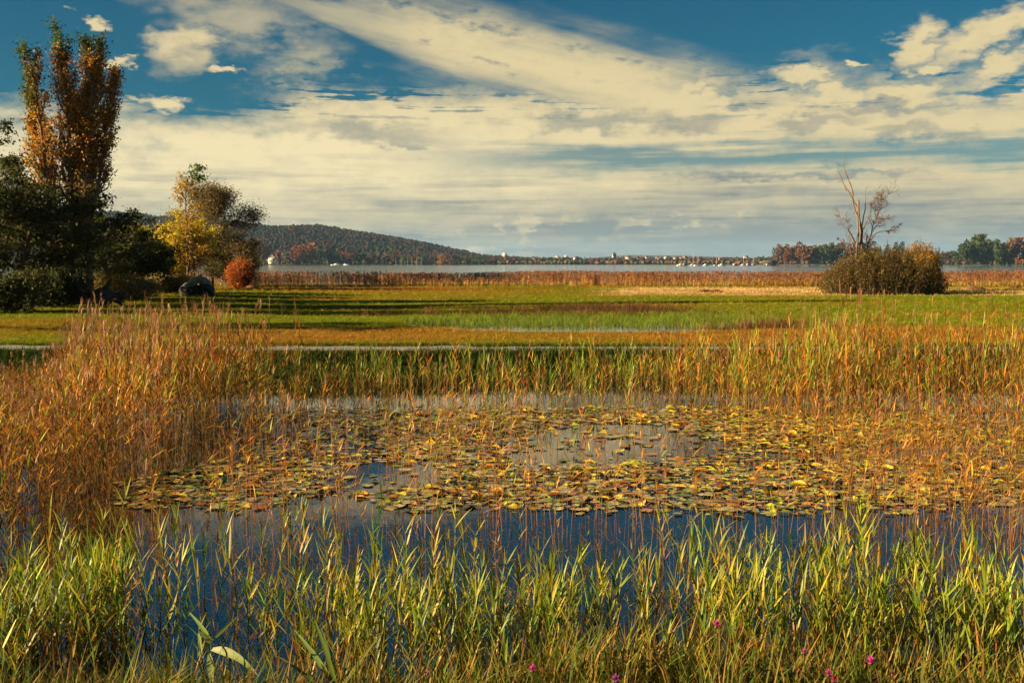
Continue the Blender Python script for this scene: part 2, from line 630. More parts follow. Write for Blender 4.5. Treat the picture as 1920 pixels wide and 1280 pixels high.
# ------------------------------------------------------------------ blades, reeds, grass
def blade(base, az, elev, L, W, droop, segs=4, fold=0.25, twist=0.0):
    """one leaf blade: vertices and triangles; elev = angle above the horizon at the root"""
    base = np.asarray(base, float)
    pts, d = [base], elev
    for k in range(segs):
        h = np.array([math.cos(az) * math.cos(d), math.sin(az) * math.cos(d), math.sin(d)])
        pts.append(pts[-1] + h * L / segs)
        d -= droop / segs * (0.6 + 0.8 * k / segs)
    pts = np.array(pts)
    ts = np.linspace(0, 1, segs + 1)
    w = W * 0.5 * np.clip(np.minimum(0.45 + ts * 2.2, 1.0) * (1 - ts ** 2.2), 0, 1)
    V, T = [], []
    for k in range(segs):
        a = az + math.pi / 2 + twist * ts[k]
        s = np.array([math.cos(a), math.sin(a), 0.25 * math.sin(twist * 3 + k)]) * w[k]
        up = np.array([0, 0, fold * w[k]])
        V += [pts[k] - s + up, pts[k], pts[k] + s + up]
    V.append(pts[-1])
    for k in range(segs - 1):
        a = 3 * k
        T += [(a, a + 1, a + 4), (a, a + 4, a + 3), (a + 1, a + 2, a + 5), (a + 1, a + 5, a + 4)]
    a, e = 3 * (segs - 1), 3 * segs
    T += [(a, a + 1, e), (a + 1, a + 2, e)]
    return np.array(V), np.array(T)


def flat_blade(base, az, elev, L, W, droop, segs=2):
    """a cheap blade: a thin strip"""
    base = np.asarray(base, float)
    pts, d = [base], elev
    for k in range(segs):
        h = np.array([math.cos(az) * math.cos(d), math.sin(az) * math.cos(d), math.sin(d)])
        pts.append(pts[-1] + h * L / segs); d -= droop / segs
    a = az + math.pi / 2
    s = np.array([math.cos(a), math.sin(a), 0.15]) * W * 0.5
    V = [pts[0] - s * 0.5, pts[0] + s * 0.5]
    for k in range(1, segs): V += [pts[k] - s, pts[k] + s]
    V.append(pts[-1])
    T = []
    for k in range(segs - 1):
        T += [(2 * k, 2 * k + 1, 2 * k + 3), (2 * k, 2 * k + 3, 2 * k + 2)]
    k = 2 * (segs - 1)
    T.append((k, k + 1, k + 2))
    return np.array(V), np.array(T)


def stalk(H, r, lean, segs=3, sides=3, az=0.0):
    V, T = [], []
    for k in range(segs + 1):
        t = k / segs
        c = np.array([math.cos(az) * lean * t * t, math.sin(az) * lean * t * t, H * t])
        for j in range(sides):
            a = 2 * math.pi * j / sides
            V.append(c + np.array([math.cos(a), math.sin(a), 0]) * r * (1 - 0.55 * t))
    for k in range(segs):
        for j in range(sides):
            a, b = k * sides + j, k * sides + (j + 1) % sides
            T += [(a, b, b + sides), (a, b + sides, a + sides)]
    return np.array(V), np.array(T)


def curve_at(H, lean, az, t): return np.array([math.cos(az) * lean * t * t, math.sin(az) * lean * t * t, H * t])


GREENS = np.array([(0.09, 0.165, 0.012), (0.18, 0.24, 0.014), (0.29, 0.29, 0.016), (0.44, 0.33, 0.018), (0.12, 0.19, 0.02), (0.25, 0.28, 0.02), (0.14, 0.22, 0.016), (0.20, 0.27, 0.018)])
DRYS = np.array([(0.38, 0.16, 0.018), (0.50, 0.25, 0.025), (0.54, 0.20, 0.012), (0.32, 0.14, 0.02), (0.46, 0.29, 0.05), (0.52, 0.30, 0.02)])
BROWNS = np.array([(0.27, 0.085, 0.010), (0.36, 0.13, 0.012), (0.16, 0.055, 0.010), (0.44, 0.175, 0.014), (0.54, 0.19, 0.010), (0.52, 0.28, 0.016), (0.11, 0.042, 0.010)])
STEMS = np.array([(0.26, 0.13, 0.03), (0.33, 0.165, 0.04), (0.18, 0.08, 0.022), (0.29, 0.12, 0.03)])


def pick(r, pal, v=0.25):
    return pal[r.integers(len(pal))] * (1 + v * (r.random() - 0.5) * 2)


def make_reed(r, kind):
    """parts of one reed: list of (name, V, T, colour); the nominal heights are in metres"""
    parts = []
    az = r.random() * 6.28
    if kind == 'green':
        H = r.uniform(0.62, 0.95); lean = r.uniform(0.0, 0.14)
        V, T = stalk(H, 0.0045, lean, 3, 4, az)
        parts.append(('stem', V, T, pick(r, np.array([(0.20, 0.20, 0.03), (0.30, 0.19, 0.05), (0.14, 0.17, 0.02)]))))
        nl = r.integers(7, 11)
        a0 = r.random() * 6.28
        for k in range(nl):
            t = 0.22 + 0.78 * (k + 0.6) / nl
            a = a0 + (k % 2) * math.pi + r.normal() * 0.5
            L = r.uniform(0.17, 0.30) * (1.1 - 0.45 * abs(t - 0.6))
            c = 0.88 * pick(r, GREENS) if t > 0.42 + 0.15 * r.random() else pick(r, np.array([(0.30, 0.13, 0.02), (0.38, 0.22, 0.03), (0.25, 0.2, 0.03)]))
            V, T = blade(curve_at(H, lean, az, t), a, r.uniform(0.95, 1.40), L, r.uniform(0.012, 0.023), r.uniform(0.0, 0.6), 4, 0.3, r.normal() * 0.4)
            parts.append(('leaf', V, T, c))
        V, T = blade(curve_at(H, lean, az, 0.98), a0 + 1.0, 1.45, 0.20, 0.010, 0.1, 3, 0.3)
        parts.append(('leaf', V, T, pick(r, GREENS)))
    else:
        H = r.uniform(1.0, 1.35) if kind == 'dry' else r.uniform(0.95, 1.25)
        lean = r.uniform(0.0, 0.22)
        V, T = stalk(H, 0.0036, lean, 3, 3, az)
        parts.append(('stem', V, T, pick(r, STEMS)))
        nl = r.integers(3, 7) if kind == 'dry' else r.integers(6, 10)
        a0 = r.random() * 6.28
        pal = DRYS if kind == 'dry' else BROWNS
        for k in range(nl):
            t = (0.45 if kind == 'dry' else 0.3) + 0.52 * (k + 0.4) / nl
            a = a0 + (k % 2) * math.pi + r.normal() * 0.6
            c = pick(r, pal)
            if r.random() < 0.22: c = pick(r, GREENS[2:])
            V, T = blade(curve_at(H, lean, az, t), a, r.uniform(0.5, 1.3), r.uniform(0.15, 0.32) * (0.85 if kind == 'dry' else 1.0), r.uniform(0.014, 0.030) * (0.7 if kind == 'dry' else 1.0), r.uniform(0.2, 1.5), 3, 0.3, r.normal() * 0.8)
            parts.append(('leaf', V, T, c))
        if r.random() < (0.3 if kind == 'dry' else 0.65):
            VV, TT, n = [], [], 0
            pa = r.random() * 6.28
            for k in range(14):
                tt = 0.90 + 0.10 * r.random()
                b = curve_at(H, lean, az, tt) + np.array([0, 0, 0.10 * r.random()])
                V, T = flat_blade(b, pa + r.normal() * 0.8, r.uniform(0.7, 1.45), r.uniform(0.06, 0.13), 0.008, r.uniform(0.4, 1.4), 2)
                VV.append(V); TT.append(T + n); n += len(V)
            parts.append(('plume', np.concatenate(VV), np.concatenate(TT), pick(r, np.array([(0.22, 0.11, 0.045), (0.17, 0.08, 0.035), (0.30, 0.155, 0.065)]))))
    return parts


def template(parts):
    V = np.concatenate([p[1] for p in parts]); T, n = [], 0
    for p in parts:
        T.append(p[2] + n); n += len(p[1])
    C = np.concatenate([np.broadcast_to(p[3], p[1].shape) for p in parts])
    return V, np.concatenate(T), C


def scatter(geo, tmpl, pos, rz, sc, hs, tilt_az, tilt, tint):
    """stamp copies of templates into one Geo; hs = extra stretch in height"""
    K = len(tmpl)
    which = rng.integers(0, K, len(pos))
    for k in range(K):
        m = which == k
        n = m.sum()
        if not n: continue
        V, T, C = tmpl[k]
        c, s = np.cos(rz[m])[:, None], np.sin(rz[m])[:, None]
        x = (V[:, 0] * c - V[:, 1] * s) * sc[m][:, None]
        y = (V[:, 0] * s + V[:, 1] * c) * sc[m][:, None]
        z = V[:, 2] * (sc[m] * hs[m])[:, None]
        x = x + z * (np.cos(tilt_az[m]) * tilt[m])[:, None] + pos[m, 0][:, None]
        y = y + z * (np.sin(tilt_az[m]) * tilt[m])[:, None] + pos[m, 1][:, None]
        z = z + pos[m, 2][:, None]
        P = np.stack([x, y, z], -1).reshape(-1, 3)
        F = (T[None] + (np.arange(n) * len(V))[:, None, None]).reshape(-1, T.shape[1])
        CC = (C[None] * tint[m][:, None, :]).reshape(-1, 3)
        geo.add(P, F, np.clip(CC, 0, 0.9))


def reed_field(name, label, tmpl, xy, z, hs, tilt=0.08, tintv=0.3, sc=None, mat=None, cat='reeds'):
    n = len(xy)
    pos = np.column_stack([xy, z if not np.isscalar(z) else np.full(n, z)])
    tint = 1 + tintv * (rng.random((n, 1)) - 0.5) * 2 + 0.12 * rng.normal(size=(n, 3))
    g = Geo()
    scatter(g, tmpl, pos, rng.random(n) * 6.28, np.ones(n) if sc is None else sc, hs, rng.random(n) * 6.28, np.abs(rng.normal(size=n)) * tilt, tint)
    o = g.obj(name, mat or M_REED)
    return stuff(o, label, cat)


R_GREEN = [make_reed(rng, 'green') for _ in range(14)]
R_DRY = [make_reed(rng, 'dry') for _ in range(12)]
R_BROWN = [make_reed(rng, 'brown') for _ in range(12)]
T_GREEN, T_DRY, T_BROWN = ([template(p) for p in q] for q in (R_GREEN, R_DRY, R_BROWN))


def poisson_xy(n, fn, box):
    """n points in box = (x0, x1, y0, y1) accepted with probability fn(x, y)"""
    out = []
    while sum(len(o) for o in out) < n:
        p = np.column_stack([rng.uniform(box[0], box[1], 4000), rng.uniform(box[2], box[3], 4000)])
        out.append(p[rng.random(4000) < fn(p[:, 0], p[:, 1])])
    return np.concatenate(out)[:n]


def proto_set(reeds, name):
    """one object per part of every reed variant; returns [(root, parts)]"""
    res = []
    for parts in reeds:
        root = empty(name)
        obs = []
        for nm, V, T, C in parts:
            g = Geo(); g.add(V, T, C)
            obs.append(g.obj(nm, M_REED, root))
        res.append((root, obs))
    return res


def place_reeds(protos, xy, z, hs, tilt, labeler, cat):
    used = [False] * len(protos)
    for q in range(len(xy)):
        k = q % len(protos)
        root, parts = protos[k]
        s = hs[q]
        rot = (rng.normal() * tilt, rng.normal() * tilt, rng.random() * 6.28)
        loc = (xy[q, 0], xy[q, 1], z[q] if not np.isscalar(z) else z)
        sc = (0.5 + 0.5 * s, 0.5 + 0.5 * s, s)
        if not used[k]:
            r = root; r.location = loc; r.rotation_euler = rot; r.scale = sc; used[k] = True
        else:
            r = copy_tree(root, parts, loc, rot, sc)
        lab = labeler(*xy[q], 'tall' if s > np.median(hs) else 'short')
        tag(r, lab, cat, lab.replace(',', '').replace('reed', 'reeds', 1))
    for k, (root, parts) in enumerate(protos):
        if not used[k]:
            for p in parts: bpy.data.objects.remove(p)
            bpy.data.objects.remove(root)


def px_of(x, y, z=0.0):
    """photo column of a point on a level"""
    return 960 + FPX * np.asarray(x) / (np.asarray(y) * math.cos(PITCH) - (CAMH - z) * -math.sin(-PITCH) * -1) if False else 960 + FPX * np.asarray(x) / np.asarray(y)


LANDMARKS = [(130, 'left edge'), (270, 'poplar'), (420, 'boulders'), (540, 'red shrub'), (700, 'far motor boat'), (880, 'end of the hill'), (1010, 'white tower block'),
             (1110, 'pair of pale blocks'), (1230, 'dark tower block'), (1440, 'moored boats'), (1560, 'wooded point'), (1680, 'dead tree'), (1790, 'orange bush'), (9999, 'right edge')]


def zone(x, y):
    """the thing on the skyline that stands over a point"""
    p = float(px_of(x, y))
    return next(w for lim, w in LANDMARKS if p < lim)


# --- fresh green reeds in the shallows in front
def fg_density(x, y):
    n = fbm(x, y, 0.9, 12.0, 2)
    return ss(6.6, 7.0, y) * (1 - 0.7 * ss(7.9, 8.7, y + 2.0 * (n - .5))) * (1 - ss(9.0, 10.2, y + 2.6 * (n - .5))) * (0.13 + 0.87 * ss(0.38, 0.62, n))


xy = poisson_xy(1600, fg_density, (-7.5, 7.5, 6.6, 11.0))
xy = xy[np.argsort(np.hypot(xy[:, 0], xy[:, 1]) + 50 * (np.abs(px_of(xy[:, 0], xy[:, 1]) - 960) > 1010))]
hsz = rng.uniform(0.38, 1.0, len(xy)) * (0.85 + 0.35 * fbm(xy[:, 0], xy[:, 1], 0.7, 30.0, 2))
zz = np.maximum(height(xy[:, 0], xy[:, 1]), -0.12)
place_reeds(proto_set(R_GREEN, 'green_reed'), xy[:300], zz[:300], hsz[:300], 0.06,
            lambda x, y, h: f'{h} green reed shoot at the near pond edge, below the {zone(x, y)}', 'reed')
reed_field('green_reeds', 'green and yellow reed shoots standing in the open water in front', T_GREEN, xy[300:], zz[300:], hsz[300:], 0.07)

# --- big brown reed bed on the left
def left_density(x, y):
    e = PX0 + 0.9 * (fbm(y, y * 0 + 3, 0.5, 2.0) - 0.5) * 2 - 0.3 * ss(17, 23, y)
    return ss(e + 0.5, e - 0.5, x) * ss(10.3, 11.5, y) if False else (1 - ss(-0.5, 0.5, x - e)) * ss(9.2, 10.4, y) * (1 - ss(23.5, 25.0, y))


xyl = poisson_xy(3600, left_density, (-15.5, -3.8, 9.2, 25.0))
_lp = px_of(xyl[:, 0], xyl[:, 1])
hl = rng.uniform(0.75, 1.35, len(xyl)) * (0.85 + 0.55 * ss(13.5, 16.5, xyl[:, 1]) * ss(60, 170, _lp)) * (1 - 0.30 * ss(14, 18, xyl[:, 1]) * (1 - ss(40, 150, _lp)))
order = np.argsort(xyl[:, 1] + 30 * (px_of(xyl[:, 0], xyl[:, 1]) < -30)); xyl, hl = xyl[order], hl[order]
# --- thin stand of dry stems through the lily pads and the open water
def sparse_density(x, y):
    n = fbm(x, y, 0.55, 21.0, 2)
    return (0.22 + 0.78 * ss(0.42, 0.60, n)) * ss(9.3, 10.5, y) * (1 - 0.5 * ss(16, 19, y)) * (0.6 - 0.30 * ss(-2, 1, x) * (1 - ss(3, 5, x)) + 0.4 * ss(3.5, 5.5, x))


xys = poisson_xy(2000, sparse_density, (-6.0, 12.5, 9.3, 19.5))
hs_ = rng.uniform(0.4, 1.15, len(xys))
order = np.argsort(xys[:, 1] + 30 * (np.abs(px_of(xys[:, 0], xys[:, 1]) - 960) > 1000)); xys, hs_ = xys[order], hs_[order]
place_reeds(proto_set(R_DRY, 'dry_reed'), xys[:180], -0.1, hs_[:180], 0.07,
            lambda x, y, h: f'{h} thin dry tan reed among the lily pads, below the {zone(x, y)}', 'reed')
reed_field('dry_reeds', 'scattered dry reed stems rising behind through the lily pads', T_DRY, xys[180:], -0.1, hs_[180:], 0.08)
place_reeds(proto_set(R_BROWN, 'brown_reed'), xyl[:120], -0.1, hl[:120], 0.06,
            lambda x, y, h: f'{h} brown reed in the front rows of the left reed bed, below the {zone(x, y)}', 'reed')
reed_field('brown_reed_bed', 'dense tall brown and orange reed bed on the left of the pond', T_BROWN, xyl[120:], -0.1, hl[120:], 0.09, 0.4)

# --- belt of reeds along the far side of the pond
def belt_density(x, y):
    n = fbm(x, y, 0.4, 8.0, 2)
    return (0.25 * ss(17.6, 18.6, y + 2.0 * (n - .5)) + 0.75 * ss(18.3, 20.0, y + 2.0 * (n - .5))) * (1 - ss(24.5, 26.2, y)) * (0.30 + 0.70 * ss(0, 8.0, x)) * (0.12 + 0.88 * ss(0.36, 0.62, n))


xyb = poisson_xy(3100, belt_density, (-7.0, 16.5, 17.4, 26.2))
mixg = rng.random(len(xyb)) < (0.66 - 0.34 * ss(-1, 7, xyb[:, 0]))
hb = rng.uniform(0.45, 1.3, len(xyb)) * (0.6 + 0.75 * fbm(xyb[:, 0], xyb[:, 1], 0.7, 80.0, 2)) * (0.98 + 0.36 * ss(0, 9, xyb[:, 0]))
reed_field('far_belt_green_reeds', 'green reeds along the dark bank across the pond', T_GREEN, xyb[mixg], -0.1, hb[mixg] * 1.15, 0.07)
reed_field('far_belt_dry_reeds', 'dry tan reeds along the bank across the pond, thickest on the right', T_DRY[:6] + T_BROWN, xyb[~mixg], -0.1, hb[~mixg], 0.09)


# --- grass
def grass_template(r, n, H, W, spread, pal, droop=0.9):
    VV, TT, CC, m = [], [], [], 0
    for k in range(n):
        a = r.random() * 6.28
        b = np.array([math.cos(a), math.sin(a), 0]) * spread * math.sqrt(r.random())
        V, T = flat_blade(b, r.random() * 6.28, r.uniform(0.7, 1.5), H * r.uniform(0.55, 1.15), W, r.uniform(0.1, droop), 2)
        VV.append(V); TT.append(T + m); CC.append(np.broadcast_to(pick(r, pal), V.shape)); m += len(V)
    return np.concatenate(VV), np.concatenate(TT), np.concatenate(CC)


def grass_field(name, label, tmpl, xy, hs, colfn=None, tintv=0.3, zoff=0.0, sc=None):
    n = len(xy)
    z = height(xy[:, 0], xy[:, 1]) + zoff
    tint = np.repeat(1 + tintv * (rng.random((n, 1)) - 0.5) * 2, 3, 1)
    if colfn is not None: tint = tint * colfn(xy[:, 0], xy[:, 1])
    g = Geo()
    scatter(g, tmpl, np.column_stack([xy, z]), rng.random(n) * 6.28, np.ones(n) if sc is None else sc, hs, rng.random(n) * 6.28, np.abs(rng.normal(size=n)) * 0.1, tint)
    return stuff(g.obj(name, M_GRASS), label, 'grass')


W1 = np.array([(1.0, 1.0, 1.0), (1.15, 1.15, 1.2), (0.85, 0.9, 0.9)])
# turf of the meadow; tufts grow sparser with distance because they show smaller
tm = [grass_template(rng, 8, 0.11, 0.012, 0.10, W1) for _ in range(8)]
q = rng.random(34000)
yy = 29.8 / (1 - q * (1 - 29.8 / 112.0))
xx = rng.uniform(-0.62, 0.62, len(yy)) * yy
keep = (pool(xx, yy) > 1.0)
xyg = np.column_stack([xx, yy])[keep]
grass_field('meadow_grass', 'short green and rust turf of the meadow', tm, xyg, 0.35 + 1.5 * fbm(xyg[:, 0] * 0.5, xyg[:, 1], 0.9, 70.0, 3), lambda x, y: turf(x, y) * 1.15, 0.35, 0.0,
            0.7 + 0.8 * (xyg[:, 1] - 30) / 45)
ts = [grass_template(rng, 7, 0.16, 0.030, 0.25, np.array([(0.58, 0.40, 0.18), (0.50, 0.34, 0.15), (0.40, 0.25, 0.10)]), 1.6) for _ in range(5)]
xyt = poisson_xy(5200, lambda x, y: straw(x, y), (4, 76, 74, 106))
grass_field('mown_straw', 'pale cut straw lying on the meadow left and right of the bush', ts, xyt, rng.uniform(0.4, 1.0, len(xyt)))
# rank dark grass on the bank across the pond
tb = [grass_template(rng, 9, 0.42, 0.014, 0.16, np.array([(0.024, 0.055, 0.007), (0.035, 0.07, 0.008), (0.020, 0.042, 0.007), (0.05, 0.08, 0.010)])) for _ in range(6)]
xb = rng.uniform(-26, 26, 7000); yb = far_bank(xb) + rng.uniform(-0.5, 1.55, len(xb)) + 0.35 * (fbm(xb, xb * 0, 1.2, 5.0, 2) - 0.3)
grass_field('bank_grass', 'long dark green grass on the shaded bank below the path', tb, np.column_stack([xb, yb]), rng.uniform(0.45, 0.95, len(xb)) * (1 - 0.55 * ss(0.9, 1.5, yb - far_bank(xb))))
# fringe behind the path
xb = rng.uniform(-26, 26, 2200); yb = 29.75 - 0.02 * xb + np.abs(rng.normal(size=len(xb))) * 0.35
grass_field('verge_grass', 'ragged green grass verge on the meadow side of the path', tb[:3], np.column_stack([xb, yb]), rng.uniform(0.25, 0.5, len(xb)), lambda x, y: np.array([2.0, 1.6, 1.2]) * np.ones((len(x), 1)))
# near bank at the very front
tn = [grass_template(rng, 8, 0.34, 0.010, 0.10, np.array([(0.07, 0.115, 0.012), (0.11, 0.14, 0.014), (0.20, 0.11, 0.02), (0.15, 0.14, 0.02), (0.05, 0.08, 0.012), (0.24, 0.13, 0.03)]), 1.4) for _ in range(10)]
xn = rng.uniform(-6.5, 6.5, 5200); yn = rng.uniform(5.2, 8.2, len(xn)); kp = rng.random(len(xn)) < 1 - 0.85 * ss(6.9, 7.7, yn)
xyn = np.column_stack([xn, yn])[kp]
grass_field('shore_grass', 'tangled green and brown grass on the near shore', tn, xyn, 0.35 + 1.5 * rng.random(len(xyn)) ** 2.2, None, 0.5)
# sedge and rushes in and round the pool
tp = [grass_template(rng, 9, 0.5, 0.012, 0.12, np.array([(0.13, 0.19, 0.02), (0.17, 0.22, 0.025), (0.10, 0.15, 0.02)]), 0.4) for _ in range(5)]
xyp = poisson_xy(1700, lambda x, y: (1 - ss(0.95, 1.1, pool(x, y))) * (0.10 + 0.90 * ss(38.6, 41.5, y)), (SPX - 9, SPX + 9, SPY - 6, SPY + 6))
grass_field('pool_sedge', 'upright green sedge growing in the shallow meadow pool', tp, xyp, rng.uniform(0.7, 1.25, len(xyp)))
tr = [grass_template(rng, 10, 0.55, 0.012, 0.16, np.array([(0.11, 0.055, 0.025), (0.16, 0.075, 0.03), (0.08, 0.045, 0.02)]), 0.6) for _ in range(4)]
def rush_d(x, y):
    a = np.exp(-(((x - 9.2) / 2.2) ** 2 + ((y - 39.2) / 0.9) ** 2)); b = np.exp(-(((x - 5.2) / 3.0) ** 2 + ((y - 52.5) / 1.6) ** 2))
    c = np.exp(-(((x - 2.0) / 7.0) ** 2 + ((y - 47.3) / 0.6) ** 2)) * 0.5
    return np.clip(a + b + c, 0, 1)
xyr = poisson_xy(1000, rush_d, (-8, 13, 37, 56))
grass_field('pool_rushes', 'brown rushes at the right end and back of the meadow pool', tr, xyr, rng.uniform(0.6, 1.1, len(xyr)))

# ------------------------------------------------------------------ lily pads
def pad_template(r, kind):
    """a floating leaf with its notch; kind flat, curled or folded"""
    n = 13
    a = np.linspace(0.22, 2 * math.pi - 0.22, n) + r.normal() * 0.02
    rad = 0.5 * (1 + 0.10 * r.normal(size=n))
    ph = r.random() * 6.28
    x, y = rad * np.cos(a) * 1.12, rad * np.sin(a)
    if kind == 'flat':
        z = 0.022 * np.sin(a * 3 + ph) + 0.016 * r.normal(size=n)
        hub = 0.0
    elif kind == 'curled':
        k = np.clip(np.cos(a - ph), 0, 1) ** 1.5
        z = 0.02 * np.sin(a * 3) + 0.24 * k * r.uniform(0.5, 1.3)
        x, y = x * (1 - 0.45 * k), y * (1 - 0.45 * k)
        hub = 0.0
    else:
        s = x * math.cos(ph) + y * math.sin(ph)
        z = 0.30 * np.abs(s) * r.uniform(0.8, 1.5)
        x, y = x - s * math.cos(ph) * 0.35, y - s * math.sin(ph) * 0.35
        hub = 0.02
    mid = np.column_stack([x * 0.55, y * 0.55, z * (0.35 if kind != 'folded' else 0.5) + hub])
    V = np.concatenate([[(0.04, 0, hub)], mid, np.column_stack([x, y, z + hub])])
    T = []
    for k in range(n - 1):
        T += [(0, 1 + k, 2 + k), (1 + k, 1 + n + k, 2 + n + k), (1 + k, 2 + n + k, 2 + k)]
    C = np.ones((len(V), 3))
    C[1 + n:] *= 0.8 + 0.3 * r.random((n, 1))
    return V, np.array(T), C


def pad_mat():
    m, nt, b = new_mat('lily_pad')
    oi = nt.nodes.new('ShaderNodeObjectInfo')
    c = mul_c(col_attr(nt), X(oi.outputs['Color']))
    gpos = nt.nodes.new('ShaderNodeNewGeometry')
    p = X(gpos.outputs['Position'])
    n = noise(p, 14.0, 4, 0.6)
    c = mul_c(c, combine(n * 0.7 + 0.65, n * 0.8 + 0.6, n * 0.8 + 0.6))
    spots = sstep(0.60, 0.70, noise(p, 38.0, 3, 0.6))
    c = mixc(spots * 0.7, c, (0.10, 0.045, 0.012))
    nt.links.new(c.s, b.inputs['Base Color'])
    b.inputs['Roughness'].default_value = 0.25
    b.inputs['Specular IOR Level'].default_value = 1.0
    bn = nt.nodes.new('ShaderNodeBump'); bn.inputs['Strength'].default_value = 0.25
    nt.links.new(n.s, bn.inputs['Height']); nt.links.new(bn.outputs[0], b.inputs['Normal'])
    return m


M_PAD = pad_mat()
PAD_FLAT = [pad_template(rng, 'flat') for _ in range(6)]
PAD_CURL = [pad_template(rng, 'curled') for _ in range(6)] + [pad_template(rng, 'folded') for _ in range(4)]
FLATC = np.array([(0.40, 0.35, 0.09), (0.46, 0.37, 0.10), (0.52, 0.38, 0.12), (0.28, 0.30, 0.05), (0.52, 0.38, 0.18), (0.36, 0.36, 0.08), (0.42, 0.18, 0.03), (0.12, 0.14, 0.03), (0.32, 0.12, 0.02)])
CURLC = np.array([(0.50, 0.36, 0.02), (0.52, 0.32, 0.02), (0.45, 0.20, 0.015), (0.36, 0.32, 0.02), (0.30, 0.30, 0.02), (0.20, 0.24, 0.02), (0.22, 0.09, 0.015), (0.30, 0.28, 0.02), (0.52, 0.38, 0.04), (0.30, 0.10, 0.015), (0.42, 0.17, 0.015)])


def pad_density(x, y):
    n = fbm(x, y, 0.45, 17.0, 3)
    near = 12.0 + 0.9 * (fbm(x, y * 0 + 1.0, 0.5, 33.0, 2) - 0.5) * 2 - 0.25 * ss(2, 8, x)
    left = -4.6 + 0.6 * np.sin(y * 1.3)
    d = ss(-0.25, 0.35, y - near) * (1 - ss(19.4, 20.8, y)) * ss(-0.3, 0.3, x - left)
    return d * (0.03 + 0.97 * ss(0.33, 0.50, n))


cand = poisson_xy(24000, pad_density, (-6.5, 13.0, 11.0, 20.8))
size = 0.08 + 0.13 * rng.random(len(cand)) ** 1.4
# thin the candidates so that pads lap over each other without piling up
keepi, cell = [], {}
for q in range(len(cand)):
    cx, cy = int(cand[q, 0] // 0.3), int(cand[q, 1] // 0.3)
    ok = True
    for i in (-1, 0, 1):
        for j in (-1, 0, 1):
            for o in cell.get((cx + i, cy + j), ()):
                if (cand[q, 0] - cand[o, 0]) ** 2 + (cand[q, 1] - cand[o, 1]) ** 2 < (0.265 * (size[q] + size[o])) ** 2: ok = False
    if ok:
        cell.setdefault((cx, cy), []).append(q); keepi.append(q)
pads, size = cand[keepi], size[keepi]
order = np.argsort(pads[:, 1] + 40 * (np.abs(px_of(pads[:, 0], pads[:, 1]) - 960) > 960)); pads, size = pads[order], size[order]
npad = len(pads)
curl = rng.random(npad) < 0.40 + 0.10 * ss(0.45, 0.6, fbm(pads[:, 0], pads[:, 1], 0.8, 4.0, 2))
zpad = rng.uniform(0.006, 0.03, npad)
pcol = np.where(curl[:, None], CURLC[rng.integers(0, len(CURLC), npad)], FLATC[rng.integers(0, len(FLATC), npad)]) * (0.75 + 0.5 * rng.random((npad, 1)))


def pad_mesh(name, t):
    g = Geo(); g.add(*t); me = g.mesh(name, True); me.materials.append(M_PAD); return me


pm_flat = [pad_mesh('lily_pad', t) for t in PAD_FLAT]; pm_curl = [pad_mesh('lily_pad', t) for t in PAD_CURL]


def colour_word(c):
    if c[0] > 0.33 and c[1] > 0.62 * c[0]: return 'yellow'
    if c[0] > 0.3: return 'orange'
    if c[1] > 0.85 * c[0]: return 'dull green'
    return 'brown'


for q in range(300):
    o = bpy.data.objects.new('lily_pad', (pm_curl if curl[q] else pm_flat)[int(rng.integers(0, 6))])
    COL.objects.link(o)
    s = size[q] * (0.8 if curl[q] else 1.0)
    o.location = (pads[q, 0], pads[q, 1], zpad[q]); o.scale = (s, s, s)
    o.rotation_euler = (rng.normal() * 0.025, rng.normal() * 0.025, rng.random() * 6.28)
    o.color = (*pcol[q], 1)
    w = colour_word(pcol[q]); sh = 'curled-up' if curl[q] else 'flat'
    tag(o, f'{sh} {w} lily pad at the front edge, below the {zone(*pads[q])}', 'lily pad', f'{sh} {w} front lily pads below the {zone(*pads[q])}')
g = Geo()
for tm_, mk in ((PAD_FLAT, ~curl), (PAD_CURL, curl)):
    mm = mk.copy(); mm[:300] = False
    n = mm.sum()
    scatter(g, tm_, np.column_stack([pads[mm], zpad[mm]]), rng.random(n) * 6.28, size[mm], np.ones(n), rng.random(n) * 6.28, np.zeros(n), pcol[mm])
stuff(g.obj('lily_pads', M_PAD, smooth=True), 'carpet of green, yellow and orange lily pads farther out on the pond', 'lily pads')

# fallen bits afloat on the open water
tl = []
for _ in range(6):
    V, T = flat_blade((0, 0, 0.004), 0, 0.0, rng.uniform(0.03, 0.10), rng.uniform(0.006, 0.02), rng.uniform(-0.2, 0.2), 2)
    tl.append((V * np.array([1, 1, 0.3]) + np.array([0, 0, 0.003]), T, np.ones(V.shape)))
xyq = poisson_xy(900, lambda x, y: 0.12 + 0.88 * ss(0.5, 0.65, fbm(x, y, 0.8, 90.0, 3)), (-6, 12, 7.3, 21.0))
g = Geo(); n = len(xyq)
scatter(g, tl, np.column_stack([xyq, np.full(n, 0.003)]), rng.random(n) * 6.28, rng.uniform(0.6, 1.6, n), np.ones(n), np.zeros(n), np.zeros(n), np.array([(0.30, 0.16, 0.05), (0.14, 0.09, 0.04), (0.36, 0.26, 0.10)])[rng.integers(0, 3, n)])
stuff(g.obj('floating_litter', M_REED), 'small dead leaves and stalks floating on the pond', 'litter')

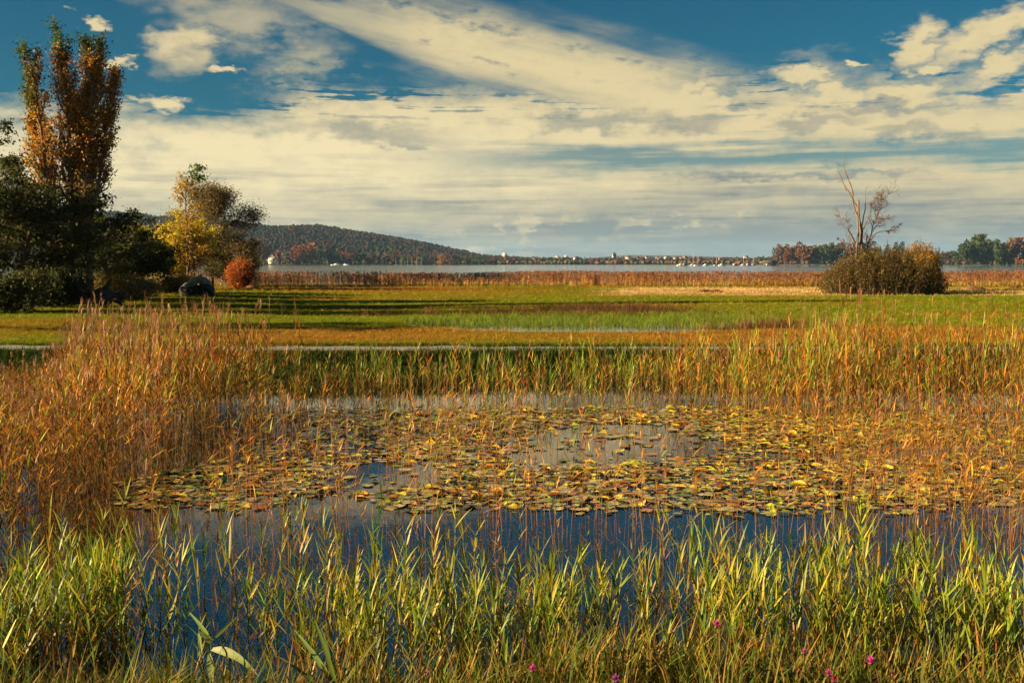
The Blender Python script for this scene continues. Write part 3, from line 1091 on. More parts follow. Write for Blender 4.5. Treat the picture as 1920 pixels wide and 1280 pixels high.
# ------------------------------------------------------------------ trees
def tube(geo, pts, rad, sides, c):
    pts = np.asarray(pts, float); k = len(pts)
    d = np.gradient(pts, axis=0); d /= np.linalg.norm(d, axis=1)[:, None] + 1e-9
    ref = np.where(np.abs(d[:, 2:3]) > 0.9, np.array([[1.0, 0, 0]]), np.array([[0, 0, 1.0]]))
    u = np.cross(d, ref); u /= np.linalg.norm(u, axis=1)[:, None] + 1e-9
    v = np.cross(d, u)
    a = np.arange(sides) * 2 * math.pi / sides
    V = pts[:, None] + (u[:, None] * np.cos(a)[None, :, None] + v[:, None] * np.sin(a)[None, :, None]) * np.asarray(rad)[:, None, None]
    i, j = np.meshgrid(np.arange(k - 1), np.arange(sides), indexing='ij')
    F = np.stack([i * sides + j, i * sides + (j + 1) % sides, (i + 1) * sides + (j + 1) % sides, (i + 1) * sides + j], -1).reshape(-1, 4)
    geo.add(V.reshape(-1, 3), F, c)


def smooth_line(pts, n):
    """resample a polyline with a soft curve"""
    pts = np.asarray(pts, float)
    t = np.concatenate([[0], np.cumsum(np.linalg.norm(np.diff(pts, axis=0), axis=1))]); t /= t[-1]
    s = np.linspace(0, 1, n)
    return np.stack([np.interp(s, t, pts[:, k]) for k in range(3)], 1)


def perp(d, r):
    v = r.normal(size=3); v -= d * v.dot(d)
    return v / (np.linalg.norm(v) + 1e-9)


def grow(r, base, d, L, rad, lvl, P, out, frac=1.0):
    """a limb and its branches as polylines: (points, radii, level)"""
    n = max(3, int(P.get('segs', (9, 6, 5, 4))[lvl]))
    pts = [np.asarray(base, float)]; d = d / np.linalg.norm(d)
    for k in range(n):
        d = d + r.normal(size=3) * P['wob'][lvl] + np.array([0, 0, P['up'][lvl]])
        d /= np.linalg.norm(d)
        pts.append(pts[-1] + d * L / n)
    pts = np.array(pts)
    t = np.linspace(0, 1, n + 1)
    out.append((pts, rad * (1 - 0.8 * t) + 0.004, lvl))
    branch(r, pts, L, rad, lvl, P, out)


def branch(r, pts, L, rad, lvl, P, out):
    if lvl + 1 >= P['levels']: return
    n = len(pts) - 1
    for q in range(int(P['n'][lvl] * (0.7 + 0.6 * r.random()))):
        t = P['t0'][lvl] + (0.98 - P['t0'][lvl]) * r.random()
        k = min(int(t * n), n - 1); f = t * n - k
        b = pts[k] * (1 - f) + pts[k + 1] * f
        dd = pts[k + 1] - pts[k]; dd /= np.linalg.norm(dd) + 1e-9
        ang = R(P['ang'][lvl] * (0.7 + 0.6 * r.random()))
        nd = dd * math.cos(ang) + perp(dd, r) * math.sin(ang)
        shape = P.get('shape', lambda t: 1 - 0.6 * t)(t)
        grow(r, b, nd, L * P['ratio'][lvl] * shape * (0.7 + 0.6 * r.random()), rad * (1 - 0.75 * t) * 0.55 + 0.003, lvl + 1, P, out)


def leaves_along(r, limbs, lvls, per_m, spread, t0=0.15):
    out = []
    for pts, rad, lvl in limbs:
        if lvl not in lvls: continue
        L = np.linalg.norm(np.diff(pts, axis=0), axis=1).sum()
        n = r.poisson(per_m * L)
        if not n: continue
        t = t0 + (1 - t0) * r.random(n)
        s = t * (len(pts) - 1); k = np.minimum(s.astype(int), len(pts) - 2); f = (s - k)[:, None]
        out.append(pts[k] * (1 - f) + pts[k + 1] * f + r.normal(size=(n, 3)) * spread)
    return np.concatenate(out) if out else np.zeros((0, 3))


def leaf_quads(geo, r, P, size, C, hang=0.0):
    n = len(P)
    a = r.normal(size=(n, 3)); a[:, 2] -= hang
    a /= np.linalg.norm(a, axis=1)[:, None]
    b = r.normal(size=(n, 3)); b -= a * (a * b).sum(1)[:, None]; b /= np.linalg.norm(b, axis=1)[:, None]
    s = (size * (0.6 + 0.8 * r.random(n)))[:, None]
    V = np.stack([P - a * s * 0.5, P + b * s * 0.33 - a * s * 0.05, P + a * s * 0.5, P - b * s * 0.33 - a * s * 0.05], 1)
    geo.add(V.reshape(-1, 3), np.arange(4 * n).reshape(n, 4), np.repeat(C, 4, 0))


def palette(r, n, pal, v=0.3):
    pal = np.asarray(pal, float)
    return pal[r.integers(0, len(pal), n)] * (1 + v * (r.random((n, 1)) * 2 - 1))


BARKC = np.array([0.075, 0.055, 0.04])


def finish_tree(name, label, cat, limbs, P, C, size, base, barkc=BARKC, hang=0.0, group=None, crown='crown', trunk='trunk'):
    root = empty(name, tuple(base))
    g = Geo()
    for pts, rad, lvl in limbs:
        tube(g, pts - base, rad, (8, 5, 4, 3)[min(lvl, 3)], barkc)
    g.obj(trunk, M_BARK, root, True)
    if len(P):
        g = Geo(); leaf_quads(g, rng, P - base, size, C, hang)
        g.obj(crown, M_LEAF, root)
    return tag(root, label, cat, group)


def ground_at(px, py):
    """meadow point under a photo pixel"""
    p = gp(px, py, ZM)
    for _ in range(6): p = gp(px, py, float(height(p[0], p[1])))
    return p


# --- the tall poplar
PY = 54.0
def wp(pts, Y, jit=0.0):
    return np.array([vp(a, b, Y) + np.array([0, rng.normal() * jit, 0]) for a, b in pts])


pop_base = vp(165, 583, PY); pop_base[2] = float(height(pop_base[0], PY))
lines = [([(166, 590), (165, 545), (162, 480), (160, 410), (161, 330), (164, 220), (178, 150), (187, 98)], 0.36, 0),
         ([(162, 480), (150, 420), (146, 340), (149, 220), (154, 84)], 0.16, 0.5),
         ([(161, 500), (140, 430), (134, 320), (132, 235), (129, 160), (121, 70)], 0.17, -0.4),
         ([(110, 592), (106, 480), (102, 380), (92, 270), (88, 205), (76, 115)], 0.15, -1.0),
         ([(104, 430), (84, 330), (64, 250), (46, 168)], 0.09, 0.6),
         ([(163, 450), (182, 340), (190, 240), (198, 170), (200, 128)], 0.12, 0.9)]
limbs = []
PP = dict(levels=4, segs=(9, 7, 5, 4), wob=(0.05, 0.07, 0.10, 0.15), up=(0.0, 0.16, 0.12, 0.08), n=(48, 8, 3), t0=(0.24, 0.15, 0.2), ang=(30, 28, 35),
          ratio=(0.15, 0.42, 0.5), shape=lambda t: 1.05 - 0.6 * t * t)
for pts, rad, dy in lines:
    w = wp(pts, PY); w[:, 1] += dy * np.linspace(0, 1, len(w)) * 1.2
    w = smooth_line(w, 16)
    limbs.append((w, rad * (1 - 0.85 * np.linspace(0, 1, 16)) + 0.012, 0))
    L = np.linalg.norm(np.diff(w, axis=0), axis=1).sum()
    branch(rng, w, L, rad, 0, PP, limbs)
P = leaves_along(rng, limbs, (1, 2, 3), 23, 0.16)
zf = (P[:, 2] - 0.5) / 15.0
keepp = rng.random(len(P)) < (0.25 + 0.75 * ss(0.32, 0.70, zf))
P, zf = P[keepp], zf[keepp]
lf = ss(-23.5, -25.8, P[:, 0]) if False else 1 - ss(-26.0, -24.2, P[:, 0])
gr = np.clip(ss(0.86, 0.98, zf) + lf * ss(0.62, 0.78, zf) + 0.16, 0, 1)
C = np.where((rng.random(len(P)) < gr)[:, None], palette(rng, len(P), [(0.035, 0.075, 0.012), (0.05, 0.095, 0.015), (0.08, 0.11, 0.015)]),
             np.where((rng.random(len(P)) < ss(0.60, 0.35, zf) if False else rng.random(len(P)) < 1 - ss(0.35, 0.62, zf))[:, None],
                      palette(rng, len(P), [(0.42, 0.24, 0.03), (0.34, 0.24, 0.03), (0.30, 0.16, 0.03)]),
                      palette(rng, len(P), [(0.42, 0.15, 0.02), (0.48, 0.20, 0.02), (0.46, 0.22, 0.02), (0.44, 0.27, 0.03)])))
finish_tree('poplar_tree', 'very tall slender poplar with rust-orange leaves and green tips at the left', 'tree', limbs, P, C, 0.125, pop_base, np.array([0.12, 0.095, 0.07]))


def simple_tree(name, label, base, H, W, P, pal, leaf, per_m, lvls, spread, hang=0.0, trunk_r=0.15, barkc=BARKC, lean=(0, 0), seed=1, stems=1, group=None, cat='tree', thin=1.0):
    r = np.random.default_rng(seed)
    limbs = []
    base = np.asarray(base, float)
    for q in range(stems):
        d = np.array([lean[0] + (r.normal() * 0.22 if stems > 1 else 0), lean[1] + (r.normal() * 0.22 if stems > 1 else 0), 1.0])
        b = base + np.array([r.normal() * 0.25, r.normal() * 0.25, -0.1]) * (stems > 1) - np.array([0, 0, 0.1])
        grow(r, b, d, H * (1 if stems == 1 else r.uniform(0.75, 1.0)), trunk_r * (1 if stems == 1 else 0.6), 0, P, limbs)
    pts = leaves_along(r, limbs, lvls, per_m, spread)
    if thin < 1: pts = pts[r.random(len(pts)) < thin]
    pts = pts[pts[:, 2] > base[2] + 0.05]
    # scale to the measured height and width
    allp = np.concatenate([pts] + [l[0] for l in limbs]) if len(pts) else np.concatenate([l[0] for l in limbs])
    sz = H / max(np.percentile(allp[:, 2], 99.7) - base[2], 0.1)
    sx = W / max(np.percentile(allp[:, 0], 99) - np.percentile(allp[:, 0], 1), 0.1)
    S = np.array([sx, sx, sz])
    pts = base + (pts - base) * S
    limbs = [(base + (a - base) * S, b, c) for a, b, c in limbs]
    C = palette(r, len(pts), pal)
    return finish_tree(name, label, cat, limbs, pts, C, leaf, base, barkc, hang, group)


BROAD = dict(levels=4, segs=(8, 6, 5, 4), wob=(0.06, 0.12, 0.16, 0.2), up=(0.02, 0.05, 0.05, 0.0), n=(16, 8, 5), t0=(0.2, 0.15, 0.15), ang=(50, 45, 45), ratio=(0.48, 0.5, 0.5), shape=lambda t: 1.1 - 0.7 * t)
SHRUB = dict(levels=3, segs=(6, 5, 4, 4), wob=(0.10, 0.15, 0.2, 0.2), up=(0.05, 0.08, 0.0, 0.0), n=(9, 5, 3), t0=(0.12, 0.1, 0.1), ang=(42, 40, 40), ratio=(0.48, 0.5, 0.5), shape=lambda t: 1.1 - 0.6 * t)
SPIRE = dict(levels=4, segs=(9, 6, 4, 4), wob=(0.03, 0.06, 0.12, 0.15), up=(0.02, 0.14, 0.1, 0.05), n=(34, 7, 4), t0=(0.12, 0.15, 0.15), ang=(36, 34, 40), ratio=(0.30, 0.45, 0.5), shape=lambda t: 1.15 - 0.85 * t)
DARKG = [(0.030, 0.045, 0.010), (0.045, 0.055, 0.012), (0.06, 0.05, 0.012), (0.025, 0.04, 0.012)]
OLIVE = [(0.10, 0.095, 0.02), (0.075, 0.075, 0.018), (0.14, 0.10, 0.02), (0.06, 0.06, 0.015)]
YELLOW = [(0.50, 0.38, 0.02), (0.42, 0.35, 0.02), (0.50, 0.32, 0.02), (0.32, 0.30, 0.02)]


def at_ground(px, Y):
    x = vp(px, 560, Y)[0]
    return np.array([x, Y, float(height(x, Y))])


def ht(px, py, Y): return vp(px, py, Y)[2] - float(height(vp(px, py, Y)[0], Y))


# dark trees and scrub at the left edge
simple_tree('dark_tree', 'dark leafy tree with bare upper twigs at the left edge of the photo', at_ground(-40, 49), ht(0, 215, 49), 5.0, BROAD, DARKG, 0.15, 16, (2, 3), 0.10, trunk_r=0.16, seed=3)
simple_tree('dark_tree', 'dark broad tree filling the lower left edge below the poplar', at_ground(30, 50.5), ht(50, 325, 50.5), 7.0, BROAD, DARKG, 0.17, 40, (1, 2, 3), 0.2, trunk_r=0.16, seed=4)
simple_tree('dark_tree', 'dark bushy tree directly in front of the poplar trunk', at_ground(110, 52.0), ht(110, 380, 52.0), 5.0, BROAD, DARKG + OLIVE[:1], 0.15, 26, (1, 2, 3), 0.12, trunk_r=0.12, seed=5)
simple_tree('green_tree', 'dark green tree with a loose ragged top just right of the poplar', at_ground(208, 60), ht(205, 328, 60), 5.6, BROAD, [(0.05, 0.085, 0.012), (0.035, 0.06, 0.012), (0.09, 0.11, 0.015), (0.14, 0.13, 0.015)], 0.16, 26, (1, 2, 3), 0.14, trunk_r=0.15, seed=6)
simple_tree('dark_shrub', 'dark olive shrub between the green tree and the yellow tree', at_ground(262, 72), ht(262, 425, 72), 4.2, SHRUB, DARKG + OLIVE[2:3], 0.15, 60, (0, 1, 2), 0.18, trunk_r=0.07, seed=7, stems=9, cat='shrub')
simple_tree('dark_shrub', 'low dark shrub at the lower left corner of the meadow', at_ground(15, 45), ht(15, 505, 45), 3.4, SHRUB, DARKG + OLIVE[:2], 0.13, 70, (0, 1, 2), 0.15, trunk_r=0.05, seed=8, stems=8, cat='shrub')
simple_tree('dark_shrub', 'dark shrub beneath the poplar, left of the fallen stump', at_ground(95, 49.5), ht(95, 500, 49.5), 3.0, SHRUB, DARKG, 0.13, 70, (0, 1, 2), 0.15, trunk_r=0.05, seed=9, stems=8, cat='shrub')
simple_tree('olive_scrub', 'olive and straw coloured scrub right of the poplar trunk', at_ground(232, 61), ht(232, 512, 61), 3.6, SHRUB, [(0.16, 0.15, 0.03), (0.12, 0.12, 0.025), (0.34, 0.21, 0.07), (0.40, 0.23, 0.09), (0.20, 0.20, 0.03)], 0.13, 80, (0, 1, 2), 0.13, trunk_r=0.03, seed=10, stems=16, cat='shrub')
simple_tree('olive_scrub', 'straw coloured scrub just left of the leaning boulders', at_ground(322, 74), ht(322, 512, 74), 2.6, SHRUB, [(0.36, 0.21, 0.05), (0.28, 0.17, 0.04), (0.18, 0.14, 0.03)], 0.12, 80, (0, 1, 2), 0.12, trunk_r=0.03, seed=11, stems=14, cat='shrub')
simple_tree('dark_tree', 'dark tree behind the poplar filling the gap to the green tree', at_ground(150, 58), ht(150, 395, 58), 5.0, BROAD, DARKG + OLIVE[:1], 0.16, 26, (1, 2, 3), 0.14, trunk_r=0.13, seed=61)
simple_tree('dark_shrub', 'dark bushy shrub right of the poplar behind the olive scrub', at_ground(245, 66), ht(245, 445, 66), 4.6, SHRUB, DARKG, 0.15, 70, (0, 1, 2), 0.18, trunk_r=0.06, seed=62, stems=10, cat='shrub')
simple_tree('dark_tree', 'tall dark tree at the left edge behind the others', at_ground(-5, 57), ht(0, 285, 57), 6.5, BROAD, DARKG + OLIVE[3:], 0.17, 34, (1, 2, 3), 0.2, trunk_r=0.18, seed=63)
# trees standing just beyond the left edge, whose shade lies across the meadow
simple_tree('shade_tree', 'spreading tree just outside the left edge, shading the meadow behind the path', np.array([-26.0, 34.5, 0.5]), 7.5, 6.0, BROAD, DARKG, 0.2, 14, (1, 2, 3), 0.15, trunk_r=0.16, seed=51)
simple_tree('shade_tree', 'taller tree just outside the left edge, level with the shallow pool', np.array([-30.0, 43.5, 0.6]), 10.5, 6.5, BROAD, DARKG, 0.2, 14, (1, 2, 3), 0.15, trunk_r=0.18, seed=52)
# yellow trees, willow, red shrub
simple_tree('yellow_poplar', 'young yellow poplar with a green tuft at its tip behind the boulders', at_ground(353, 88), ht(350, 322, 88), 3.4, SPIRE, [(0.46, 0.26, 0.02), (0.40, 0.24, 0.02), (0.34, 0.20, 0.02), (0.48, 0.32, 0.03)], 0.16, 9, (1, 2, 3), 0.09, trunk_r=0.13, seed=12)
simple_tree('green_tipped_shoot', 'green leafy leader rising above the young yellow poplar', at_ground(349, 88.3), ht(347, 303, 88.3), 1.5, dict(SPIRE, n=(16, 4, 2), t0=(0.84, 0.2, 0.2), ratio=(0.09, 0.4, 0.4), ang=(45, 40, 40)), [(0.07, 0.13, 0.015), (0.10, 0.16, 0.02)], 0.22, 30, (1, 2, 3), 0.09, trunk_r=0.06, seed=13)
simple_tree('yellow_shrub', 'broad bright yellow shrub behind the young poplar, left of the willow', at_ground(328, 91), ht(325, 402, 91), 6.6, SHRUB, YELLOW, 0.17, 66, (0, 1, 2), 0.2, trunk_r=0.07, seed=14, stems=12, cat='shrub')
simple_tree('willow_tree', 'large round greyish olive willow behind the yellow trees', at_ground(398, 106), ht(400, 345, 106), 10.4, dict(BROAD, n=(18, 11, 7)), [(0.17, 0.12, 0.05), (0.13, 0.095, 0.035), (0.10, 0.085, 0.025), (0.20, 0.14, 0.06)], 0.15, 70, (1, 2, 3), 0.48, trunk_r=0.25, seed=15)
simple_tree('willow_tree', 'lower dark willow growing against the right side of the large willow', at_ground(438, 104), ht(438, 425, 104), 5.0, SHRUB, [(0.07, 0.06, 0.02), (0.10, 0.075, 0.025), (0.05, 0.045, 0.015)], 0.14, 70, (0, 1, 2), 0.2, trunk_r=0.08, seed=16, stems=12)
simple_tree('dark_shrub', 'dark shrub behind the yellow shrub and left of the boulders', at_ground(292, 84), ht(292, 458, 84), 3.6, SHRUB, DARKG, 0.15, 70, (0, 1, 2), 0.17, trunk_r=0.06, seed=17, stems=9, cat='shrub')

# --- big willow bush on the meadow, with the dead tree in it
BY = 80.0
def mound(name, label, x0, x1, prof, Yc, depth, n_shoots, pal, leaf, per_m, seed, spread=0.10, cat='shrub', foot=0.86, power=0.7):
    """a bush of upright shoots filling the outline prof(x) = top height"""
    r = np.random.default_rng(seed)
    limbs, base = [], np.array([(x0 + x1) / 2, Yc, float(height((x0 + x1) / 2, Yc))])
    for q in range(n_shoots):
        u, w = r.uniform(-1, 1), r.uniform(-1, 1)
        if u * u + w * w > 1: continue
        edge = math.sqrt(max(1 - u * u - w * w, 0)) ** power
        x = base[0] + u * (x1 - x0) / 2; y = Yc + w * depth / 2
        H = max(prof(x) * (0.35 + 0.65 * edge) * r.uniform(0.74, 1.10), 0.5)
        b = np.array([base[0] + u * (x1 - x0) / 2 * foot, Yc + w * depth / 2 * foot, base[2] - 0.05])
        tip = np.array([x, y, base[2] + H])
        mid = b * 0.45 + tip * 0.55 + r.normal(size=3) * 0.15
        pts = smooth_line([b, mid, tip], 6) + np.concatenate([[np.zeros(3)], r.normal(size=(5, 3)) * 0.05])
        limbs.append((pts, np.linspace(0.022, 0.006, 6), 3))
    P = leaves_along(r, limbs, (3,), per_m, spread, 0.05)
    C = palette(r, len(P), pal)
    return finish_tree(name, label, cat, limbs, P, C, leaf, base, crown='foliage', trunk='stems')


BX0, BX1 = vp(1530, 550, BY)[0], vp(1782, 550, BY)[0]
_pp = [(1526, 520), (1545, 495), (1570, 480), (1600, 468), (1640, 465), (1690, 466), (1720, 478), (1750, 492), (1770, 510), (1788, 535)]
_px = np.array([vp(a, b, BY)[0] for a, b in _pp]); _pz = np.array([vp(a, b, BY)[2] for a, b in _pp]) - ZM
mound('willow_bush', 'large dark olive willow bush on the meadow around the foot of the dead tree', BX0, BX1, lambda x: float(np.interp(x, _px, _pz)), BY, 6.0, 1150,
      [(0.13, 0.095, 0.014), (0.09, 0.068, 0.012), (0.16, 0.10, 0.015), (0.06, 0.05, 0.012), (0.18, 0.10, 0.02)], 0.13, 13, 21, 0.11)
ox0, ox1 = vp(1688, 500, 87)[0], vp(1764, 500, 87)[0]
mound('orange_bush', 'yellow and orange bush behind the right end of the willow bush', ox0, ox1, lambda x: ht(1725, 456, 87), 87, 3.0, 420,
      [(0.36, 0.20, 0.025), (0.30, 0.19, 0.02), (0.42, 0.17, 0.025), (0.22, 0.18, 0.02)], 0.14, 14, 22, 0.12)


rx0, rx1 = vp(421, 520, 98)[0], vp(477, 520, 98)[0]
mound('red_shrub', 'small round fiery red and orange shrub standing alone on the grass', rx0, rx1, lambda x: ht(450, 488, 98), 98, 2.4, 330, [(0.42, 0.10, 0.015), (0.36, 0.07, 0.012), (0.52, 0.22, 0.02), (0.28, 0.05, 0.01)], 0.11, 26, 23, 0.16, foot=0.4, power=0.8)


def zp(x, y): return (1540 + x * 170 / 1036, 280 + y * 210 / 1280)
DY = 80.5
def dl(pts, r0, r1, off=0.0, n=None):
    w = np.array([vp(*zp(a, b), DY) for a, b in pts]); w[:, 1] += off * np.linspace(0, 1, len(w))
    n = n or max(6, len(pts) * 2)
    w = smooth_line(w, n); w[1:-1] += rng.normal(size=(n - 2, 3)) * 0.02
    return (w, np.linspace(r0, r1, n), 1)


dead = [dl([(452, 1690), (455, 1170), (455, 1050), (462, 940), (440, 890), (425, 800), (428, 700), (425, 575)], 0.19, 0.085),
        dl([(430, 720), (405, 655), (375, 600), (370, 550), (380, 490), (345, 370), (315, 290), (292, 220), (290, 100), (292, 20)], 0.085, 0.012, 0.8),
        dl([(305, 300), (275, 275), (240, 255)], 0.03, 0.008, 0.3),
        dl([(412, 1690), (400, 1150), (400, 1080), (415, 1000), (408, 900), (402, 820), (398, 760), (360, 690), (340, 600), (318, 530), (285, 480), (230, 410), (205, 340), (185, 285), (148, 265)], 0.16, 0.014, -0.7),
        dl([(285, 480), (265, 400), (235, 330), (215, 270), (195, 185)], 0.04, 0.010, 0.4),
        dl([(372, 600), (345, 555), (318, 500), (320, 455)], 0.04, 0.012, 0.2),
        dl([(398, 1085), (350, 1020), (310, 950), (275, 910)], 0.09, 0.05, -0.6),
        dl([(462, 945), (480, 920), (530, 840), (575, 765)], 0.07, 0.04, 0.6),
        dl([(465, 905), (485, 780), (510, 680), (520, 610), (518, 480), (540, 425)], 0.055, 0.02, 0.4),
        dl([(398, 755), (418, 715), (430, 690)], 0.05, 0.04, 0.0), dl([(300, 540), (278, 522), (272, 510)], 0.02, 0.008),
        dl([(280, 440), (282, 395)], 0.02, 0.006, n=4), dl([(540, 430), (543, 405)], 0.014, 0.006, n=4), dl([(340, 690), (322, 672)], 0.02, 0.008, n=4)]
dbase = vp(*zp(440, 1690), DY); dbase[2] = float(height(dbase[0], DY))
finish_tree('dead_tree', 'bare dead tree with broken limbs rising out of the willow bush', 'tree', dead, np.zeros((0, 3)), None, 0.1, dbase, np.array([0.15, 0.105, 0.075]), trunk='trunk')
TW = dict(levels=4, segs=(5, 5, 4, 4), wob=(0.08, 0.10, 0.14, 0.18), up=(0.02, 0.05, 0.03, 0.0), n=(9, 6, 4), t0=(0.25, 0.2, 0.2), ang=(40, 42, 45), ratio=(0.55, 0.5, 0.55), shape=lambda t: 1.0)
def twiggy(name, label, lines, dens, seed, pal, leafn):
    r = np.random.default_rng(seed); limbs = []
    for ln, ra, rb, off, nb in lines:
        l = dl(ln, ra, rb, off)
        limbs.append((l[0], l[1], 1))
        L = np.linalg.norm(np.diff(l[0], axis=0), axis=1).sum()
        branch(r, l[0][len(l[0]) // 3:], L * 0.27, ra * 0.7, 0, dict(TW, n=(nb, 6, 4)), limbs)
    limbs = [(a, np.minimum(b, 0.2), c) for a, b, c in limbs]
    P = leaves_along(r, limbs, (2, 3), leafn, 0.05)
    base = limbs[0][0][0].copy(); base[2] = float(height(base[0], base[1]))
    return finish_tree(name, label, 'tree', limbs, P, palette(r, len(P), pal), 0.11, base, np.array([0.12, 0.08, 0.06]))


twiggy('sparse_tree', 'slender leaning tree with fine twigs and a few red leaves beside the dead tree', [
    ([(500, 1690), (520, 1130), (545, 1060), (570, 1000), (590, 920), (605, 850), (650, 780), (700, 690), (740, 600), (745, 545)], 0.10, 0.012, 0.6, 16),
    ([(575, 1000), (640, 950), (720, 935), (820, 920), (920, 885)], 0.04, 0.008, 0.5, 10), ([(605, 850), (700, 815), (790, 785)], 0.035, 0.008, -0.6, 8),
    ([(600, 870), (560, 780), (540, 700), (560, 640)], 0.03, 0.008, -0.4, 7), ([(640, 790), (625, 690), (610, 600), (650, 545)], 0.03, 0.008, 0.3, 7)], 1, 31,
    [(0.26, 0.07, 0.03), (0.34, 0.14, 0.03), (0.20, 0.06, 0.04)], 0.8)
twiggy('sparse_tree', 'thin bare twiggy sapling left of the dead trunk', [
    ([(370, 1690), (350, 1150), (320, 1050), (300, 960), (290, 860), (270, 800)], 0.05, 0.008, 0.9, 9), ([(345, 1120), (290, 1060), (220, 1030)], 0.02, 0.006, 0.7, 6),
    ([(320, 1050), (350, 950), (345, 850), (330, 800)], 0.02, 0.006, 0.9, 6)], 1, 32, [(0.22, 0.09, 0.05)], 0.3)

# ------------------------------------------------------------------ boulders, stump, heaps
M_STONE = solid_mat('boulder_stone', (0.10, 0.105, 0.105), (0.26, 0.26, 0.26), 2.2, 0.75, 0.4, 0.6)
M_DARKSTONE = solid_mat('dark_boulder_stone', (0.012, 0.011, 0.010), (0.035, 0.032, 0.03), 2.6, 0.8, 0.3, 0.6)
M_WOOD = solid_mat('old_stump_wood', (0.035, 0.028, 0.022), (0.10, 0.085, 0.07), 5.0, 0.9, 0.2, 0.7, (1, 1, 0.3))
M_BRUSH = solid_mat('cut_brush', (0.10, 0.055, 0.03), (0.22, 0.12, 0.06), 9.0, 0.95, 0.1, 0.8)


def rock(name, label, loc, size, rot, mat, seed, cat='boulder', sub=3, rough=0.22):
    import bmesh
    r = np.random.default_rng(seed)
    bm = bmesh.new()
    bmesh.ops.create_icosphere(bm, subdivisions=sub, radius=1.0)
    cuts = r.normal(size=(9, 3)); cuts /= np.linalg.norm(cuts, axis=1)[:, None]
    lim = r.uniform(0.62, 0.95, 9)
    for v in bm.verts:
        p = np.array(v.co)
        for c, l in zip(cuts, lim):
            d = p.dot(c)
            if d > l: p = p - c * (d - l) * 0.9
        p *= 1 + rough * 0.3 * (vnoise(p[0] * 2 + p[2], p[1] * 2 - p[2], 1.3, seed) - 0.5)
        v.co = p
    me = bpy.data.meshes.new(name); bm.to_mesh(me); bm.free()
    me.materials.append(mat)
    o = bpy.data.objects.new(name, me); COL.objects.link(o)
    o.location = loc; o.scale = size; o.rotation_euler = rot
    return tag(o, label, cat)


bb = ground_at(368, 553)
def brel(px, py, dy=0.0): return vp(px, py, bb[1] + dy)
rock('leaning_boulder', 'long pale boulder leaning up to the right on top of the dark ones', brel(362, 529, -0.2), (0.85, 0.4, 0.27), (0.1, R(-38), 0.1), M_STONE, 1)
rock('boulder', 'dark boulder under the leaning pale boulder', brel(361, 545), (0.95, 0.6, 0.5), (0, 0.1, 0.2), M_DARKSTONE, 2)
rock('boulder', 'dark rounded boulder at the right end of the boulder pile', brel(386, 545), (0.66, 0.6, 0.5), (0, 0, 0.7), M_DARKSTONE, 3)
rock('small_boulder', 'pale purplish boulder wedged on the right of the pile', brel(383, 530, 0.1), (0.46, 0.36, 0.44), (0.2, 0.5, 0.3), M_STONE, 4)
rock('small_boulder', 'small pale stone at the left foot of the boulder pile', brel(346, 540, -0.3), (0.24, 0.24, 0.36), (0.1, 0.2, 0.3), M_STONE, 5)
# fallen dark stump in the shade below the poplar
sb = at_ground(188, 51.5)
st = empty('fallen_stump', tuple(sb))
g = Geo(); rr = np.random.default_rng(41)
tube(g, smooth_line([(-1.9, 0.1, 0.35), (-0.8, 0, 0.42), (0.3, 0, 0.5), (0.9, 0, 0.4)], 8), np.array([0.34, 0.36, 0.33, 0.36, 0.4, 0.45, 0.4, 0.1]), 9, BARKC * 0.6); g.obj('trunk', M_WOOD, st, True)
g = Geo(); tube(g, smooth_line([(0.0, 0, 0.6), (0.35, 0, 1.0), (0.62, 0, 1.42)], 5), np.array([0.16, 0.13, 0.12, 0.11, 0.06]), 7, BARKC * 0.6); g.obj('stub', M_WOOD, st, True)
g = Geo()
for q in range(9):
    a = q * 0.7; d = np.array([0.45, 0.55 * math.cos(a), 0.42 * math.sin(a)]) * rr.uniform(0.7, 1.1)
    tube(g, smooth_line([(0.5, 0, 0.42), np.array((0.7, 0, 0.42)) + d * 0.6, np.array((0.75, 0, 0.4)) + d], 4), np.array([0.16, 0.12, 0.09, 0.03]), 5, BARKC * 0.6)
g.obj('roots', M_WOOD, st, True)
tag(st, 'dark fallen stump with a raised stub lying in shade below the poplar', 'stump')


def heap(name, label, px, py, w, h):
    b = ground_at(px, py)
    root = empty(name, tuple(b))
    r = np.random.default_rng(int(px)); g = Geo()
    for q in range(420):
        a, u = r.random() * 6.28, math.sqrt(r.random())
        x, y = math.cos(a) * u * w / 2, math.sin(a) * u * w / 3
        z = h * (1 - u ** 1.6) * r.uniform(0.3, 1.0)
        V, T = flat_blade((x, y, z), r.random() * 6.28, r.uniform(-0.4, 0.5), r.uniform(0.2, 0.6), 0.04, r.uniform(0, 0.8), 2)
        g.add(V, T, pick(r, np.array([(0.14, 0.07, 0.03), (0.2, 0.10, 0.04), (0.09, 0.05, 0.025)])))
    g.obj('stalks', M_GRASS, root)
    g = Geo()
    n = 18; aa = np.arange(n) * 2 * math.pi / n
    ring = lambda s, z: np.column_stack([np.cos(aa) * w / 2 * s, np.sin(aa) * w / 3 * s, np.full(n, z) + 0.05 * r.normal(size=n)])
    V = np.concatenate([ring(1, -0.03), ring(0.75, h * 0.45), ring(0.35, h * 0.85), [[0, 0, h * 0.95]]])
    i = np.arange(n); j = (i + 1) % n
    g.add(V, np.concatenate([np.stack([i + k * n, j + k * n, j + (k + 1) * n, i + (k + 1) * n], -1) for k in (0, 1)]))
    g.also(np.stack([i + 2 * n, j + 2 * n, np.full(n, 3 * n)], -1))
    g.obj('mound', M_BRUSH, root, True)
    tag(root, label, 'heap')


